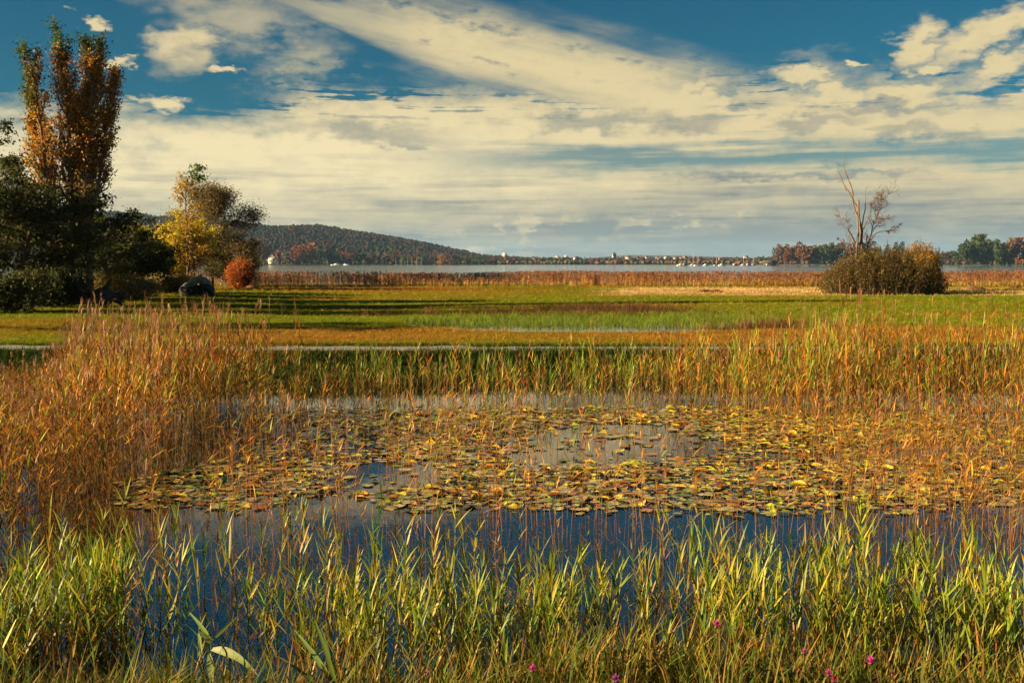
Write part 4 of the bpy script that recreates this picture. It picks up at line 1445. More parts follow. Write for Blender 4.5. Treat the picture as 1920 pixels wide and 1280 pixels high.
heap('brush_heap', 'small dark brush heap on the pale straw, left one of a pair', 1322, 548, 1.0, 0.22)
heap('brush_heap', 'small dark brush heap on the pale straw, right one of a pair', 1342, 548, 1.1, 0.22)
heap('brush_heap', 'brown brush heap on the grass right of the willow bush', 1826, 544, 2.2, 0.42)
heap('brush_heap', 'tiny brown clod heap at the right edge of the meadow', 1905, 541, 1.2, 0.2)
heap('brush_heap', 'low brown heap beside the red shrub', 472, 541, 1.3, 0.3)
heap('brush_heap', 'flat brown heap on the grass in front of the lakeside reeds, left of centre', 621, 539, 1.4, 0.2)

# ------------------------------------------------------------------ reeds along the lake
def far_reed_t(r, pal, H):
    V, T = flat_blade((0, 0, 0), r.random() * 6.28, 1.5, H, 0.035, 0.06, 2)
    parts = [('stem', V, T, pick(r, pal))]
    for k in range(3):
        V, T = flat_blade((0, 0, H * r.uniform(0.3, 0.85)), r.random() * 6.28, r.uniform(0.5, 1.3), r.uniform(0.3, 0.5), 0.045, 0.8, 2)
        parts.append(('leaf', V, T, pick(r, pal)))
    for k in range(3):
        V, T = flat_blade((0, 0, H * 0.93), r.random() * 6.28, r.uniform(0.9, 1.4), r.uniform(0.2, 0.3), 0.07, 0.9, 2)
        parts.append(('plume', V, T, pick(r, np.array([(0.25, 0.13, 0.085), (0.30, 0.16, 0.10), (0.2, 0.1, 0.065)]))))
    return template(parts)


FT = [far_reed_t(rng, np.array([(0.44, 0.19, 0.05), (0.50, 0.24, 0.07), (0.36, 0.155, 0.05)]), 1.75) for _ in range(10)]
def lake_d(x, y):
    n = fbm(x, y, 0.12, 40.0, 2)
    return ss(111.5, 113, y + 2 * (n - .5)) * (1 - ss(119, 122, y)) * (0.25 + 0.75 * ss(-22, -14, x)) * (0.4 + 0.6 * ss(0.25, 0.5, n))
xyf = poisson_xy(15000, lake_d, (-48, 72, 110.5, 122))
hf = 0.74 * rng.uniform(0.8, 1.2, len(xyf)) * (0.82 + 0.36 * fbm(xyf[:, 0], xyf[:, 1], 0.16, 50.0, 3)) * (0.9 + 0.08 * ss(-20, 0, xyf[:, 0]))
reed_field('lakeside_reeds', 'long belt of rusty brown reeds along the lake shore', FT, xyf, height(xyf[:, 0], xyf[:, 1]), hf, 0.05)
FO = [far_reed_t(rng, np.array([(0.52, 0.29, 0.05), (0.46, 0.27, 0.06)]), 0.9) for _ in range(5)]
xyo = poisson_xy(3600, lambda x, y: np.clip(np.exp(-(((x - 28) / 7) ** 2)) + np.exp(-(((x + 5) / 9) ** 2)) * 0.5 + np.exp(-(((x - 56) / 9) ** 2)) * 0.7 + 0.15, 0, 1), (-16, 70, 106.8, 112.3))
reed_field('lakeside_sedge', 'low bright orange sedge in front of the lakeside reeds', FO, xyo, height(xyo[:, 0], xyo[:, 1]), rng.uniform(0.4, 0.95, len(xyo)), 0.08)
FD = [far_reed_t(rng, np.array([(0.38, 0.19, 0.07), (0.28, 0.15, 0.06), (0.42, 0.23, 0.10), (0.20, 0.16, 0.04)]), 1.35) for _ in range(6)]
xyd = poisson_xy(1500, lambda x, y: (0.12 + 0.88 * ss(0.42, 0.62, fbm(x, y, 0.22, 4.4, 2))) * (1 - ss(-26, -11, x)), (-36, -10, 106.5, 113))
reed_field('lakeside_weeds', 'tangled brown weeds and reeds right of the red shrub', FD, xyd, height(xyd[:, 0], xyd[:, 1]), rng.uniform(0.6, 1.15, len(xyd)), 0.15)

# ------------------------------------------------------------------ flowers and single plants at the very front
M_PETAL = leaf_mat('pink_petal', 0.3, 0.6, 0.2, ns=40.0, amt=0.3)


def flower(px, py, Y, label, big=1.0, c=(0.62, 0.06, 0.36)):
    top = vp(px, py, Y)
    z0 = float(height(top[0] + 0.03, Y + 0.05))
    root = empty('pink_flower', (top[0] + 0.03, Y + 0.05, z0))
    b = np.array([top[0] + 0.03, Y + 0.05, z0])
    g = Geo(); tube(g, smooth_line([(0, 0, -0.02), (-0.01, -0.02, (top[2] - z0) * 0.6), top - b], 6), np.linspace(0.004, 0.0025, 6), 5, (0.07, 0.10, 0.02)); g.obj('stem', M_REED, root, True)
    r = np.random.default_rng(int(px)); g = Geo()
    for k in range(46):
        a, e = r.random() * 6.28, r.uniform(0.1, 1.5)
        V, T = flat_blade(top - b, a, e, r.uniform(0.017, 0.028) * big, 0.007 * big, r.uniform(-0.3, 0.6), 2)
        g.add(V, T, np.array(c) * r.uniform(0.6, 1.3))
    g.obj('petals', M_PETAL, root)
    g = Geo(); tube(g, np.array([top - b + np.array([0, 0, z]) for z in (-0.018, -0.012, -0.004, 0.002)]), np.array([0.003, 0.009, 0.009, 0.005]) * big, 7, (0.09, 0.07, 0.03)); g.obj('calyx', M_REED, root, True)
    return tag(root, label, 'flower')


flower(998, 1255, 5.45, 'pink flower left of centre near the pale seed head at the bottom', 1.3)
flower(1153, 1274, 5.45, 'purple pink flower cut by the bottom edge, right of centre', 1.5, (0.5, 0.08, 0.42))
flower(1343, 1172, 5.45, 'pink flower standing highest, in front of the dark water', 1.3)
flower(1507, 1221, 5.45, 'small dark pink flower bud among green blades', 0.8)
flower(1632, 1240, 5.45, 'largest bright pink flower at the lower right', 1.6)
flower(1553, 1263, 5.45, 'upper of two pink flowers close together at the bottom', 1.2)
flower(1562, 1274, 5.45, 'lower red pink flower of two close together at the bottom', 1.3, (0.6, 0.07, 0.14))
flower(797, 1262, 5.45, 'dull small pink flower at the bottom left of centre', 0.8, (0.4, 0.08, 0.2))
flower(1673, 1262, 5.45, 'dark red bud right of the largest pink flower', 0.8, (0.3, 0.03, 0.06))


def span_blade(a, b, W, sag, c, segs=7, name='leaf', parent=None, base=None):
    """a broad leaf from a to b with some sag"""
    a, b = np.asarray(a, float), np.asarray(b, float)
    t = np.linspace(0, 1, segs + 1)[:, None]
    P = a * (1 - t) + b * t + np.array([0, 0, sag]) * (4 * t * (1 - t))
    d = b - a; s = np.cross(d, (0, -1.0, 0.35)); s /= np.linalg.norm(s)
    w = W * 0.5 * np.clip(np.minimum(0.35 + t * 3.0, 1.0) * (1 - t ** 2.6), 0.02, 1)
    V = np.concatenate([P - s * w, P + np.array([0, 0.15, -0.1]) * w, P + s * w])
    n = segs + 1; i = np.arange(segs)
    g = Geo(); g.add(V - base, np.concatenate([np.stack([i, i + 1, i + 1 + n, i + n], -1), np.stack([i + n, i + 1 + n, i + 1 + 2 * n, i + 2 * n], -1)]), c)
    return g.obj(name, M_REED, parent, True)


def single_plant(name, label, root_px, stem, leaves, Y, cat='reed', sc=(0.16, 0.20, 0.03)):
    p = vp(*root_px, Y); b = np.array([p[0], Y, float(height(p[0], Y))])
    root = empty(name, tuple(b))
    if stem:
        w = [b + np.array([0, 0, -0.02])] + [vp(x, y, Y) for x, y in stem]
        g = Geo(); tube(g, smooth_line(w, 7) - b, np.linspace(0.005, 0.003, 7), 5, sc); g.obj('stem', M_REED, root, True)
    for (x0, y0, x1, y1, W, sag, dy, c) in leaves:
        span_blade(vp(x0, y0, Y), vp(x1, y1, Y + dy), W, sag, np.array(c), parent=root, base=b)
    return tag(root, label, cat)


PG = (0.13, 0.20, 0.02); PG2 = (0.17, 0.21, 0.045)
single_plant('broad_leaved_reed', 'pale green reed with broad drooping leaves at the lower left front', (396, 1290), [(396, 1240), (396, 1202)],
             [(396, 1200, 353, 1146, .026, .01, .1, PG), (398, 1199, 448, 1152, .022, .0, .1, PG), (396, 1206, 372, 1182, .036, .01, -.1, PG2), (396, 1216, 486, 1268, .055, .045, -.15, PG2),
              (392, 1225, 398, 1290, .045, .0, -.15, PG2), (372, 1186, 380, 1245, .02, .02, -.15, PG2)], 6.0)
single_plant('broad_leaved_reed', 'dark green long-bladed reed leaning left of centre at the bottom', (612, 1290), None,
             [(630, 1290, 550, 1178, .035, .02, .2, (.12, .19, .03)), (632, 1290, 588, 1156, .032, .02, .1, (.14, .2, .03)), (640, 1290, 600, 1170, .02, .0, .1, PG), (640, 1290, 720, 1180, .02, .01, .1, (.2, .24, .04)), (600, 1290, 512, 1226, .025, .02, .0, (.22, .2, .03))], 6.0)
OR = (0.52, 0.24, 0.02)
single_plant('orange_leaved_reed', 'clump of orange dead reed leaves at the lower right of centre', (1428, 1262), [(1428, 1240)],
             [(1427, 1242, 1408, 1178, .018, .0, .1, OR), (1428, 1242, 1434, 1196, .016, .0, .0, OR), (1430, 1242, 1455, 1185, .016, .0, .1, (.46, .26, .03)), (1428, 1244, 1418, 1190, .014, 0, -.1, (.42, .17, .02))], 6.4)
single_plant('orange_leaved_reed', 'two bent orange reed leaves at the bottom right of centre', (1405, 1290), None,
             [(1406, 1290, 1372, 1212, .024, .02, .1, (.5, .3, .07)), (1420, 1290, 1378, 1200, .020, .03, .2, (.48, .18, .02)), (1438, 1256, 1494, 1232, .016, .01, .1, (.5, .18, .02))], 6.2)
# pale seed head
p = vp(960, 1290, 6.1); b = np.array([p[0], 6.1, float(height(p[0], 6.1))])
sh = empty('seed_head_grass', tuple(b))
g = Geo(); stem_pts = smooth_line([b + np.array([0, 0, -.02]), vp(962, 1275, 6.1), vp(952, 1258, 6.1), vp(934, 1241, 6.1)], 9); tube(g, stem_pts - b, np.linspace(0.0035, 0.002, 9), 5, (0.4, 0.28, 0.13)); g.obj('stem', M_REED, sh, True)
g = Geo(); rr = np.random.default_rng(77)
for k in range(40):
    t = 0.55 + 0.45 * rr.random(); q = stem_pts[int(t * 8)] * (1 - (t * 8) % 1) + stem_pts[min(int(t * 8) + 1, 8)] * ((t * 8) % 1)
    V, T = flat_blade(q - b, rr.random() * 6.28, rr.uniform(0, 1.4), 0.022, 0.008, 0.5, 2); g.add(V, T, (0.55, 0.40, 0.20))
g.obj('grain', M_REED, sh)
tag(sh, 'pale nodding grass seed head at the bottom centre', 'grass')

# ------------------------------------------------------------------ across the lake
def blob_crown(r, n, quad, kind='round'):
    """leafy crown of unit height and width, standing on z = 0"""
    lobes = r.normal(size=(9, 3)) * np.array([0.24, 0.24, 0.20]) + np.array([0, 0, 0.60])
    if kind == 'spire': lobes = np.column_stack([r.normal(size=(9, 2)) * 0.09, np.linspace(0.15, 0.92, 9)])
    if kind == 'cone': lobes = np.column_stack([r.normal(size=(9, 2)) * 0.03, np.linspace(0.12, 0.95, 9)])
    rad = r.uniform(0.16, 0.27, 9)
    if kind == 'spire': rad = np.array([.2, .26, .28, .28, .26, .24, .2, .15, .08]) * 1.2
    if kind == 'cone': rad = np.linspace(0.42, 0.05, 9)
    w = rad ** 2 / (rad ** 2).sum()
    k = r.choice(9, n, p=w)
    d = r.normal(size=(n, 3)); d /= np.linalg.norm(d, axis=1)[:, None]
    P = lobes[k] + d * (rad[k] * r.uniform(0.55, 1.08, n))[:, None]
    P[:, 2] = np.clip(P[:, 2], 0.04, 1.05)
    g = Geo()
    C = np.repeat(0.7 + 0.6 * r.random((n, 1)), 3, 1)
    leaf_quads(g, r, P, quad, C)
    me = g.mesh('crown'); me.materials.append(M_FARLEAF)
    return me


CROWNS = {k: [blob_crown(rng, n, q, k) for _ in range(m)] for k, n, q, m in (('round', 700, 0.13, 7), ('spire', 420, 0.12, 3), ('cone', 380, 0.12, 3))}
g = Geo(); tube(g, smooth_line([(0, 0, -0.05), (0.01, 0, 0.3), (0.0, 0.01, 0.7)], 5), np.array([0.03, 0.024, 0.02, 0.014, 0.006]), 6, BARKC)
TRUNK_ME = g.mesh('trunk', True); TRUNK_ME.materials.append(M_BARK)


def far_ground(x, y): return float(height(x, y))


def far_tree(px, top, Y, wpx, color, label, kind='round', name='far_tree', group=None, sink=0.0):
    x = vp(px, 480, Y)[0]
    z0 = max(far_ground(x, Y), 0.4)
    H = vp(px, top, Y)[2] - z0
    W = wpx / FPX * Y
    root = empty(name, (x, Y, z0))
    c = bpy.data.objects.new('crown', CROWNS[kind][int(rng.integers(len(CROWNS[kind])))]); COL.objects.link(c); c.parent = root
    k = 1.0 if kind == 'round' else (1.9 if kind == 'spire' else 1.25)
    c.scale = (W * k, W * k, H); c.rotation_euler = (0, 0, rng.random() * 6.28); c.color = (*color, 1)
    t = bpy.data.objects.new('trunk', TRUNK_ME); COL.objects.link(t); t.parent = root
    t.scale = (H * 0.7, H * 0.7, H)
    tag(root, label, 'tree', group)
    return root


FC = dict(rust=(0.11, 0.045, 0.016), orange=(0.26, 0.11, 0.02), dark=(0.028, 0.042, 0.014), green=(0.055, 0.075, 0.018), grey=(0.16, 0.14, 0.10),
          brown=(0.07, 0.042, 0.02), olive=(0.10, 0.085, 0.025), red=(0.14, 0.04, 0.02), yellow=(0.30, 0.20, 0.03))
WORD = dict(rust='rust brown', orange='bright orange', dark='dark green', green='green', grey='pale grey', brown='brown', olive='olive', red='dark red', yellow='golden')
# left shore, below the wooded hill: (column, top row, width px, colour)
LS = [(492, 458, 22, 'brown'), (503, 470, 14, 'rust'), (522, 468, 12, 'orange'), (541, 470, 26, 'grey'), (556, 462, 22, 'red'), (575, 454, 32, 'orange'), (570, 470, 24, 'dark'),
      (592, 468, 22, 'green'), (604, 466, 20, 'dark'), (616, 462, 14, 'rust'), (622, 472, 20, 'green'), (635, 476, 10, 'orange'), (648, 470, 14, 'rust'), (660, 471, 18, 'brown'),
      (672, 474, 20, 'dark'), (684, 472, 18, 'olive'), (693, 481, 8, 'orange'), (704, 475, 16, 'brown'), (716, 482, 12, 'grey'), (728, 478, 18, 'dark'), (742, 478, 16, 'brown'), (756, 480, 18, 'green'),
      (770, 480, 16, 'rust'), (784, 481, 16, 'olive'), (798, 481, 16, 'dark'), (812, 481, 18, 'brown'), (826, 476, 8, 'orange'), (836, 480, 18, 'rust'), (850, 480, 18, 'brown'), (860, 478, 6, 'dark'), (872, 480, 16, 'olive'),
      (886, 483, 16, 'dark'), (900, 484, 16, 'green'), (914, 485, 16, 'brown'), (928, 485, 16, 'dark')]
for q, (px, top, w, cn) in enumerate(LS):
    kind = 'spire' if w <= 8 and cn != 'dark' else ('cone' if w <= 8 else 'round')
    sp = {541: 'pale grey rounded tree right of the white house on the left far shore', 575: 'large round bright orange-topped tree on the left far shore', 556: 'dark red tree between the grey tree and the big orange one',
          635: 'narrow orange tree above the white motor boat on the far shore', 826: 'narrow orange spire tree at the foot of the hill', 860: 'dark pointed fir at the foot of the hill', 522: 'orange tree touching the white house on the right', 503: 'rust coloured tree behind the white house'}.get(px)
    far_tree(px, top - 1, 1400 + (q % 4) * 14 + (60 if px == 503 else 0) + max(px - 640, 0) * 0.55, w * 1.25, FC[cn], sp or f'{WORD[cn]} tree in the row on the left far shore below the hill', kind, group=None if sp else f'{WORD[cn]} trees of the left far shore')
# wooded point on the right: two groups of tall trees
RS = [(1458, 462, 9, 'brown', 'spire'), (1472, 459, 20, 'rust', 'round'), (1488, 457, 22, 'brown', 'round'), (1503, 456, 22, 'rust', 'round'), (1518, 459, 22, 'brown', 'round'), (1532, 460, 20, 'olive', 'round'),
      (1548, 459, 22, 'dark', 'round'), (1563, 456, 24, 'brown', 'round'), (1578, 459, 20, 'dark', 'round'), (1595, 455, 20, 'brown', 'round'), (1612, 458, 22, 'dark', 'round'), (1634, 456, 22, 'brown', 'round'),
      (1663, 450, 12, 'dark', 'cone'), (1683, 455, 14, 'dark', 'round'), (1700, 468, 18, 'dark', 'round'), (1742, 470, 16, 'dark', 'round'), (1760, 462, 8, 'dark', 'cone'), (1775, 468, 20, 'brown', 'round'), (1790, 471, 18, 'dark', 'round')]
for q, (px, top, w, cn, kind) in enumerate(RS):
    sp = {1458: 'narrow brown tree at the left tip of the wooded point', 1663: 'dark pointed fir behind the twiggy tree', 1760: 'small dark pointed tree right of the orange bush'}.get(px)
    far_tree(px, top, 1240 + (q % 3) * 18, w * 1.45, FC[cn], sp or f'{WORD[cn]} tree on the wooded point behind the dead tree', kind, group=None if sp else f'{WORD[cn]} trees of the wooded point')
RT = [(1808, 450, 18, 'dark'), (1826, 448, 26, 'dark'), (1840, 443, 30, 'green'), (1852, 452, 24, 'dark'), (1866, 450, 24, 'dark'), (1878, 474, 26, 'olive'), (1893, 445, 10, 'olive'), (1884, 450, 24, 'green'), (1908, 449, 24, 'rust'), (1920, 456, 26, 'dark'), (1935, 450, 28, 'dark'), (1862, 470, 20, 'green'), (1960, 452, 30, 'green')]
for q, (px, top, w, cn) in enumerate(RT):
    sp = {1893: 'narrow olive poplar in the tall wood at the right edge', 1878: 'low rounded olive tree in front of the wood at the right edge', 1840: 'tallest green tree of the wood at the right edge', 1908: 'rust brown tree in the wood at the right edge',
          1808: 'thin-crowned dark tree at the left end of the right edge wood'}.get(px)
    far_tree(px, top, 1120 + (q % 4) * 12, w * 1.4, FC[cn], sp or f'{WORD[cn]} tree in the tall wood at the right edge', 'spire' if w <= 10 else 'round', group=None if sp else f'{WORD[cn]} trees of the right edge wood')


# forest on the hill, woods and low trees along the far shore, each read as one mass
def clump_t(r):
    import bmesh
    bm = bmesh.new(); bmesh.ops.create_icosphere(bm, subdivisions=1, radius=0.5)
    V = np.array([v.co[:] for v in bm.verts]); T = np.array([[v.index for v in f.verts] for f in bm.faces]); bm.free()
    V = V * (1 + 0.45 * (r.random((len(V), 1)) - 0.5)) + np.array([0, 0, 0.35])
    C = np.repeat(0.75 + 0.5 * r.random((len(V), 1)), 3, 1)
    return V, T, C


CL = [clump_t(rng) for _ in range(8)]
FPAL = np.array([FC['dark'], FC['dark'], (0.05, 0.065, 0.03), (0.08, 0.055, 0.03), (0.12, 0.055, 0.025), (0.045, 0.05, 0.03), (0.10, 0.045, 0.03), (0.07, 0.06, 0.03)])


def forest(name, label, xy, size, pal, hs=1.1):
    n = len(xy)
    z = height(xy[:, 0], xy[:, 1])
    patch = fbm(xy[:, 0], xy[:, 1], 0.008, 60.0, 3)
    k = np.clip(((patch - 0.25) * 2.0 * len(pal) * 0.7 + rng.random(n) * len(pal) * 0.5).astype(int), 0, len(pal) - 1)
    tint = pal[k] * (0.75 + 0.5 * rng.random((n, 1)))
    g = Geo()
    s = size * rng.uniform(0.7, 1.3, n)
    scatter(g, CL, np.column_stack([xy, z]), rng.random(n) * 6.28, s, rng.uniform(0.8, 1.5, n) * hs, rng.random(n) * 6.28, np.zeros(n), tint)
    o = g.obj(name, M_FOREST)
    return stuff(o, label, 'forest')


M_FOREST = leaf_mat('forest_canopy', 0.0, 0.9, 0.05, ns=0.25, amt=0.9)
def hill_d(x, y):
    d = y - far_shore(x)
    fld = np.exp(-(((x + 265) / 34) ** 2 + ((d - 330) / 60) ** 2))           # the green field
    return ss(55, 110, d) * (1 - np.clip(fld * 2.2, 0, 1)) * (np.interp(x, RX, RZ) > 6)
xyh = poisson_xy(24000, hill_d, (-1500, 60, 1400, 2450))
forest('hill_forest', 'dark autumn forest covering the hill across the lake', xyh, 7.0, FPAL * 0.34)
xyw = np.column_stack([rng.uniform(-260, 1100, 4200), np.zeros(4200)])
xyw[:, 1] = far_shore(xyw[:, 0]) + 60 + 900 * rng.random(len(xyw)) ** 1.6
forest('shore_woods', 'low dark woods with rusty crowns along the far shore', xyw, 8.5, np.array([FC['dark'], FC['green'], FC['brown'], FC['rust'], FC['rust'], (0.04, 0.05, 0.02), FC['brown']]) * 0.5, 1.0)
xyk = np.column_stack([rng.uniform(-1000, 1500, 1500), np.zeros(1500)])
xyk[:, 1] = far_shore(xyk[:, 0]) + rng.uniform(4, 60, len(xyk))
kp = ~((np.abs(px_of(xyk[:, 0], xyk[:, 1]) - 511) < 12) | (np.abs(px_of(xyk[:, 0], xyk[:, 1]) - 632) < 12))
forest('shore_thicket', 'dark thicket fringing the water on the far shore', xyk[kp], 6.5, FPAL, 0.8)

# low blue hills at the horizon
def low_hill(name, prof, Y, mat):
    g = Geo()
    top = np.array([vp(a, b, Y) for a, b in prof])
    xs_ = np.linspace(top[0, 0], top[-1, 0], 120)
    zt = np.interp(xs_, top[:, 0], top[:, 2]) * (1 + 0.03 * np.sin(xs_ * 0.011))
    n = len(xs_)
    rows = [(-1200, 0.0), (-700, 0.45), (-300, 0.82), (0, 1.0), (500, 0.7), (1200, 0.0)]
    V = np.concatenate([np.column_stack([xs_, np.full(n, Y + dy), zt * f + 0.2]) for dy, f in rows])
    i = np.arange(n - 1)
    g.add(V, np.concatenate([np.stack([i + k * n, i + 1 + k * n, i + 1 + (k + 1) * n, i + (k + 1) * n], -1) for k in range(len(rows) - 1)]))
    o = g.obj(name, mat, smooth=True); o['kind'] = 'structure'


M_HILLS = solid_mat('distant_woods', (0.03, 0.045, 0.02), (0.08, 0.06, 0.025), 0.01, 0.95, 0.0)
low_hill('low_hill', [(780, 493), (880, 486), (925, 480), (960, 481), (1000, 487), (1060, 493)], 6500, M_HILLS)
low_hill('low_hill', [(1040, 493), (1120, 483), (1180, 478), (1240, 479), (1330, 481), (1420, 484), (1500, 484), (1700, 488), (2000, 493)], 7500, M_HILLS)
low_hill('low_hill', [(1000, 493), (1100, 489), (1300, 486), (1450, 486.5), (1700, 487), (2100, 493)], 4300, M_HILLS)
low_hill('low_hill', [(-500, 480), (120, 420), (200, 398), (262, 395), (300, 410), (420, 440), (520, 493)], 3600, M_HILLS)

# ------------------------------------------------------------------ houses, towers, boats
M_WALLW = solid_mat('white_render', (0.48, 0.46, 0.42), (0.62, 0.60, 0.55), 0.4, 0.85, 0.2)
M_WALLC = solid_mat('cream_render', (0.34, 0.27, 0.19), (0.44, 0.36, 0.26), 0.4, 0.85, 0.2)
M_ROOF = solid_mat('tile_roof', (0.16, 0.06, 0.035), (0.25, 0.10, 0.06), 0.6, 0.85, 0.2)
M_SLATE = solid_mat('dark_facade', (0.025, 0.035, 0.05), (0.05, 0.06, 0.075), 0.2, 0.4, 0.5)
M_PANE = solid_mat('window_pane', (0.02, 0.025, 0.03), (0.04, 0.05, 0.06), 0.5, 0.15, 0.6)
M_HULL = solid_mat('boat_hull', (0.7, 0.7, 0.68), (0.82, 0.82, 0.8), 1.0, 0.35, 0.5)
M_HULLD = solid_mat('dark_boat_hull', (0.03, 0.05, 0.09), (0.05, 0.07, 0.12), 1.0, 0.35, 0.5)
M_METAL = solid_mat('mast_metal', (0.4, 0.4, 0.4), (0.55, 0.55, 0.55), 1.0, 0.4, 0.5)


def box_geo(g, x0, x1, y0, y1, z0, z1):
    V = [(x, y, z) for z in (z0, z1) for x, y in ((x0, y0), (x1, y0), (x1, y1), (x0, y1))]
    g.add(V, [(0, 3, 2, 1), (4, 5, 6, 7), (0, 1, 5, 4), (1, 2, 6, 5), (2, 3, 7, 6), (3, 0, 4, 7)])


def box(name, mat, parent, *d):
    g = Geo(); box_geo(g, *d); return g.obj(name, mat, parent)


def house(px, Y, z0, w, d, h, rh, label, wall=None, rz=0.0, gable_front=False, detail=1, name='house', group=None):
    x = vp(px, 490, Y)[0]
    z0 = max(z0 if z0 is not None else far_ground(x, Y), 0.5)
    root = empty(name, (x, Y, z0), rz)
    box('wall', wall or M_WALLW, root, -w / 2, w / 2, -d / 2, d / 2, -3.0, h)
    g = Geo(); o = 0.5
    if gable_front:
        gb = Geo(); gb.add([(-w / 2, -d / 2, h), (w / 2, -d / 2, h), (0, -d / 2, h + rh - 0.3), (-w / 2, d / 2, h), (w / 2, d / 2, h), (0, d / 2, h + rh - 0.3)], [(0, 1, 2), (3, 5, 4)]); gb.obj('gable', wall or M_WALLW, root)
        for s in (-1, 1):
            g = Geo(); g.add([(s * (w / 2 + o), -d / 2 - o, h - 0.4), (0, -d / 2 - o, h + rh), (0, d / 2 + o, h + rh), (s * (w / 2 + o), d / 2 + o, h - 0.4),
                              (s * (w / 2 + o), -d / 2 - o, h - 0.1), (0, -d / 2 - o, h + rh + 0.3), (0, d / 2 + o, h + rh + 0.3), (s * (w / 2 + o), d / 2 + o, h - 0.1)],
                             [(0, 1, 2, 3), (4, 7, 6, 5), (0, 4, 5, 1), (3, 2, 6, 7), (0, 3, 7, 4)]); g.obj('roof', M_ROOF, root)
    else:
        g.add([(-w / 2 - o, -d / 2 - o, h - 0.2), (w / 2 + o, -d / 2 - o, h - 0.2), (w / 2 + o, d / 2 + o, h - 0.2), (-w / 2 - o, d / 2 + o, h - 0.2), (-w / 2 - o, 0, h + rh), (w / 2 + o, 0, h + rh)], [(0, 1, 5, 4), (2, 3, 4, 5), (0, 3, 2, 1)])
        g.also([(0, 4, 3), (1, 2, 5)]); g.obj('roof', M_ROOF, root)
    if detail:
        nw = 3 if w > 8 else 2
        for lv in range(max(1, int(h // 2.8))):
            for q in range(nw):
                cx = -w / 2 + w * (q + 0.5) / nw
                box('window', M_PANE, root, cx - 0.6, cx + 0.6, -d / 2 - 0.06, -d / 2 + 0.1, 0.9 + lv * 2.8, 2.3 + lv * 2.8)
        if gable_front:
            for cx in (-1.6, 0, 1.6): box('window', M_PANE, root, cx - 0.5, cx + 0.5, -d / 2 - 0.06, -d / 2 + 0.1, h + 0.6, h + 2.0)
    return tag(root, label, 'house', group)


house(511, 1392, 4.5, 9.5, 9, 5.8, 5.8, 'white gabled house on the left far shore', gable_front=True)
b = bpy.data.objects[[o.name for o in bpy.data.objects if o.name.startswith('house')][0]]
for s in range(4): box('balcony_post', M_WALLW, b, -5.8 + s * 3.6, -5.4 + s * 3.6, -6.6, -6.3, -0.5, 2.0)
box('balcony', M_WALLW, b, -6.6, 5.6, -7.0, -4.6, 2.0, 2.6)
house(645, 1425, 4, 5, 6, 6, 3, 'small pale house right of the narrow orange tree', M_WALLC)
house(655, 1440, 5, 6, 6, 6.5, 3.5, 'reddish house just left of the far shore green field', M_WALLC)
hv = [(1002, 1880), (1080, 1920)] + [(1166 + q * 9 + (q * 7 % 5), 1990 + (q * 31 % 40)) for q in range(16)] + [(1352, 2000), (1398, 1990)]
for q, (px, Y) in enumerate(hv):
    wl = M_WALLC if q % 3 == 0 else M_WALLW
    side = 'left of the dark tower' if px < 1150 else 'right of the dark tower'
    house(px, Y, 5.5 + (q * 37 % 4), 6 + (q * 13 % 5), 7, 4.5 + (q % 2) * 2, 2.4, f'tiny {"cream" if q % 3 == 0 else "white"} village house with red roof on the far shore, {side}', wl, R((q * 29) % 40 - 20), name='village_house',
          group=f'{"cream" if q % 3 == 0 else "white"} village houses {side}')


def tower(px, top, wpx, Y, mat, label, name='tower_block', cap=None):
    x = vp(px, 485, Y)[0]; W = wpx / FPX * Y; ztop = vp(px, top, Y)[2]; z0 = far_ground(x, Y)
    root = empty(name, (x, Y, z0)); H = ztop - z0
    box('wall', mat, root, -W / 2, W / 2, -W / 2, W / 2, -2, H)
    n = max(2, int(W // 4)); m = max(2, int(H // 3.4))
    for j in range(m):
        for side in (0,):
            box('window_band', M_PANE, root, -W / 2 + 0.8, W / 2 - 0.8, -W / 2 - 0.08, -W / 2 + 0.1, 1.0 + j * 3.4, 2.5 + j * 3.4)
    box('roof_housing', cap or mat, root, -W / 4, W / 4, -W / 4, W / 4, H, H + 2.5)
    return tag(root, label, 'tower block')


tower(946, 475.5, 9, 2300, M_WALLW, 'white tower block on the far shore right of the hill')
tower(1045, 481, 9, 2350, M_WALLC, 'lower cream block, left of a pair on the far shore')
tower(1061, 480.5, 8, 2360, M_WALLW, 'bright white block, right of a pair on the far shore')
tower(1151, 475, 8, 2300, M_SLATE, 'dark square tower block standing alone on the far shore')
tower(1096, 483, 2.2, 2200, M_SLATE, 'thin dark tower left of the dark tower block', 'slim_tower')


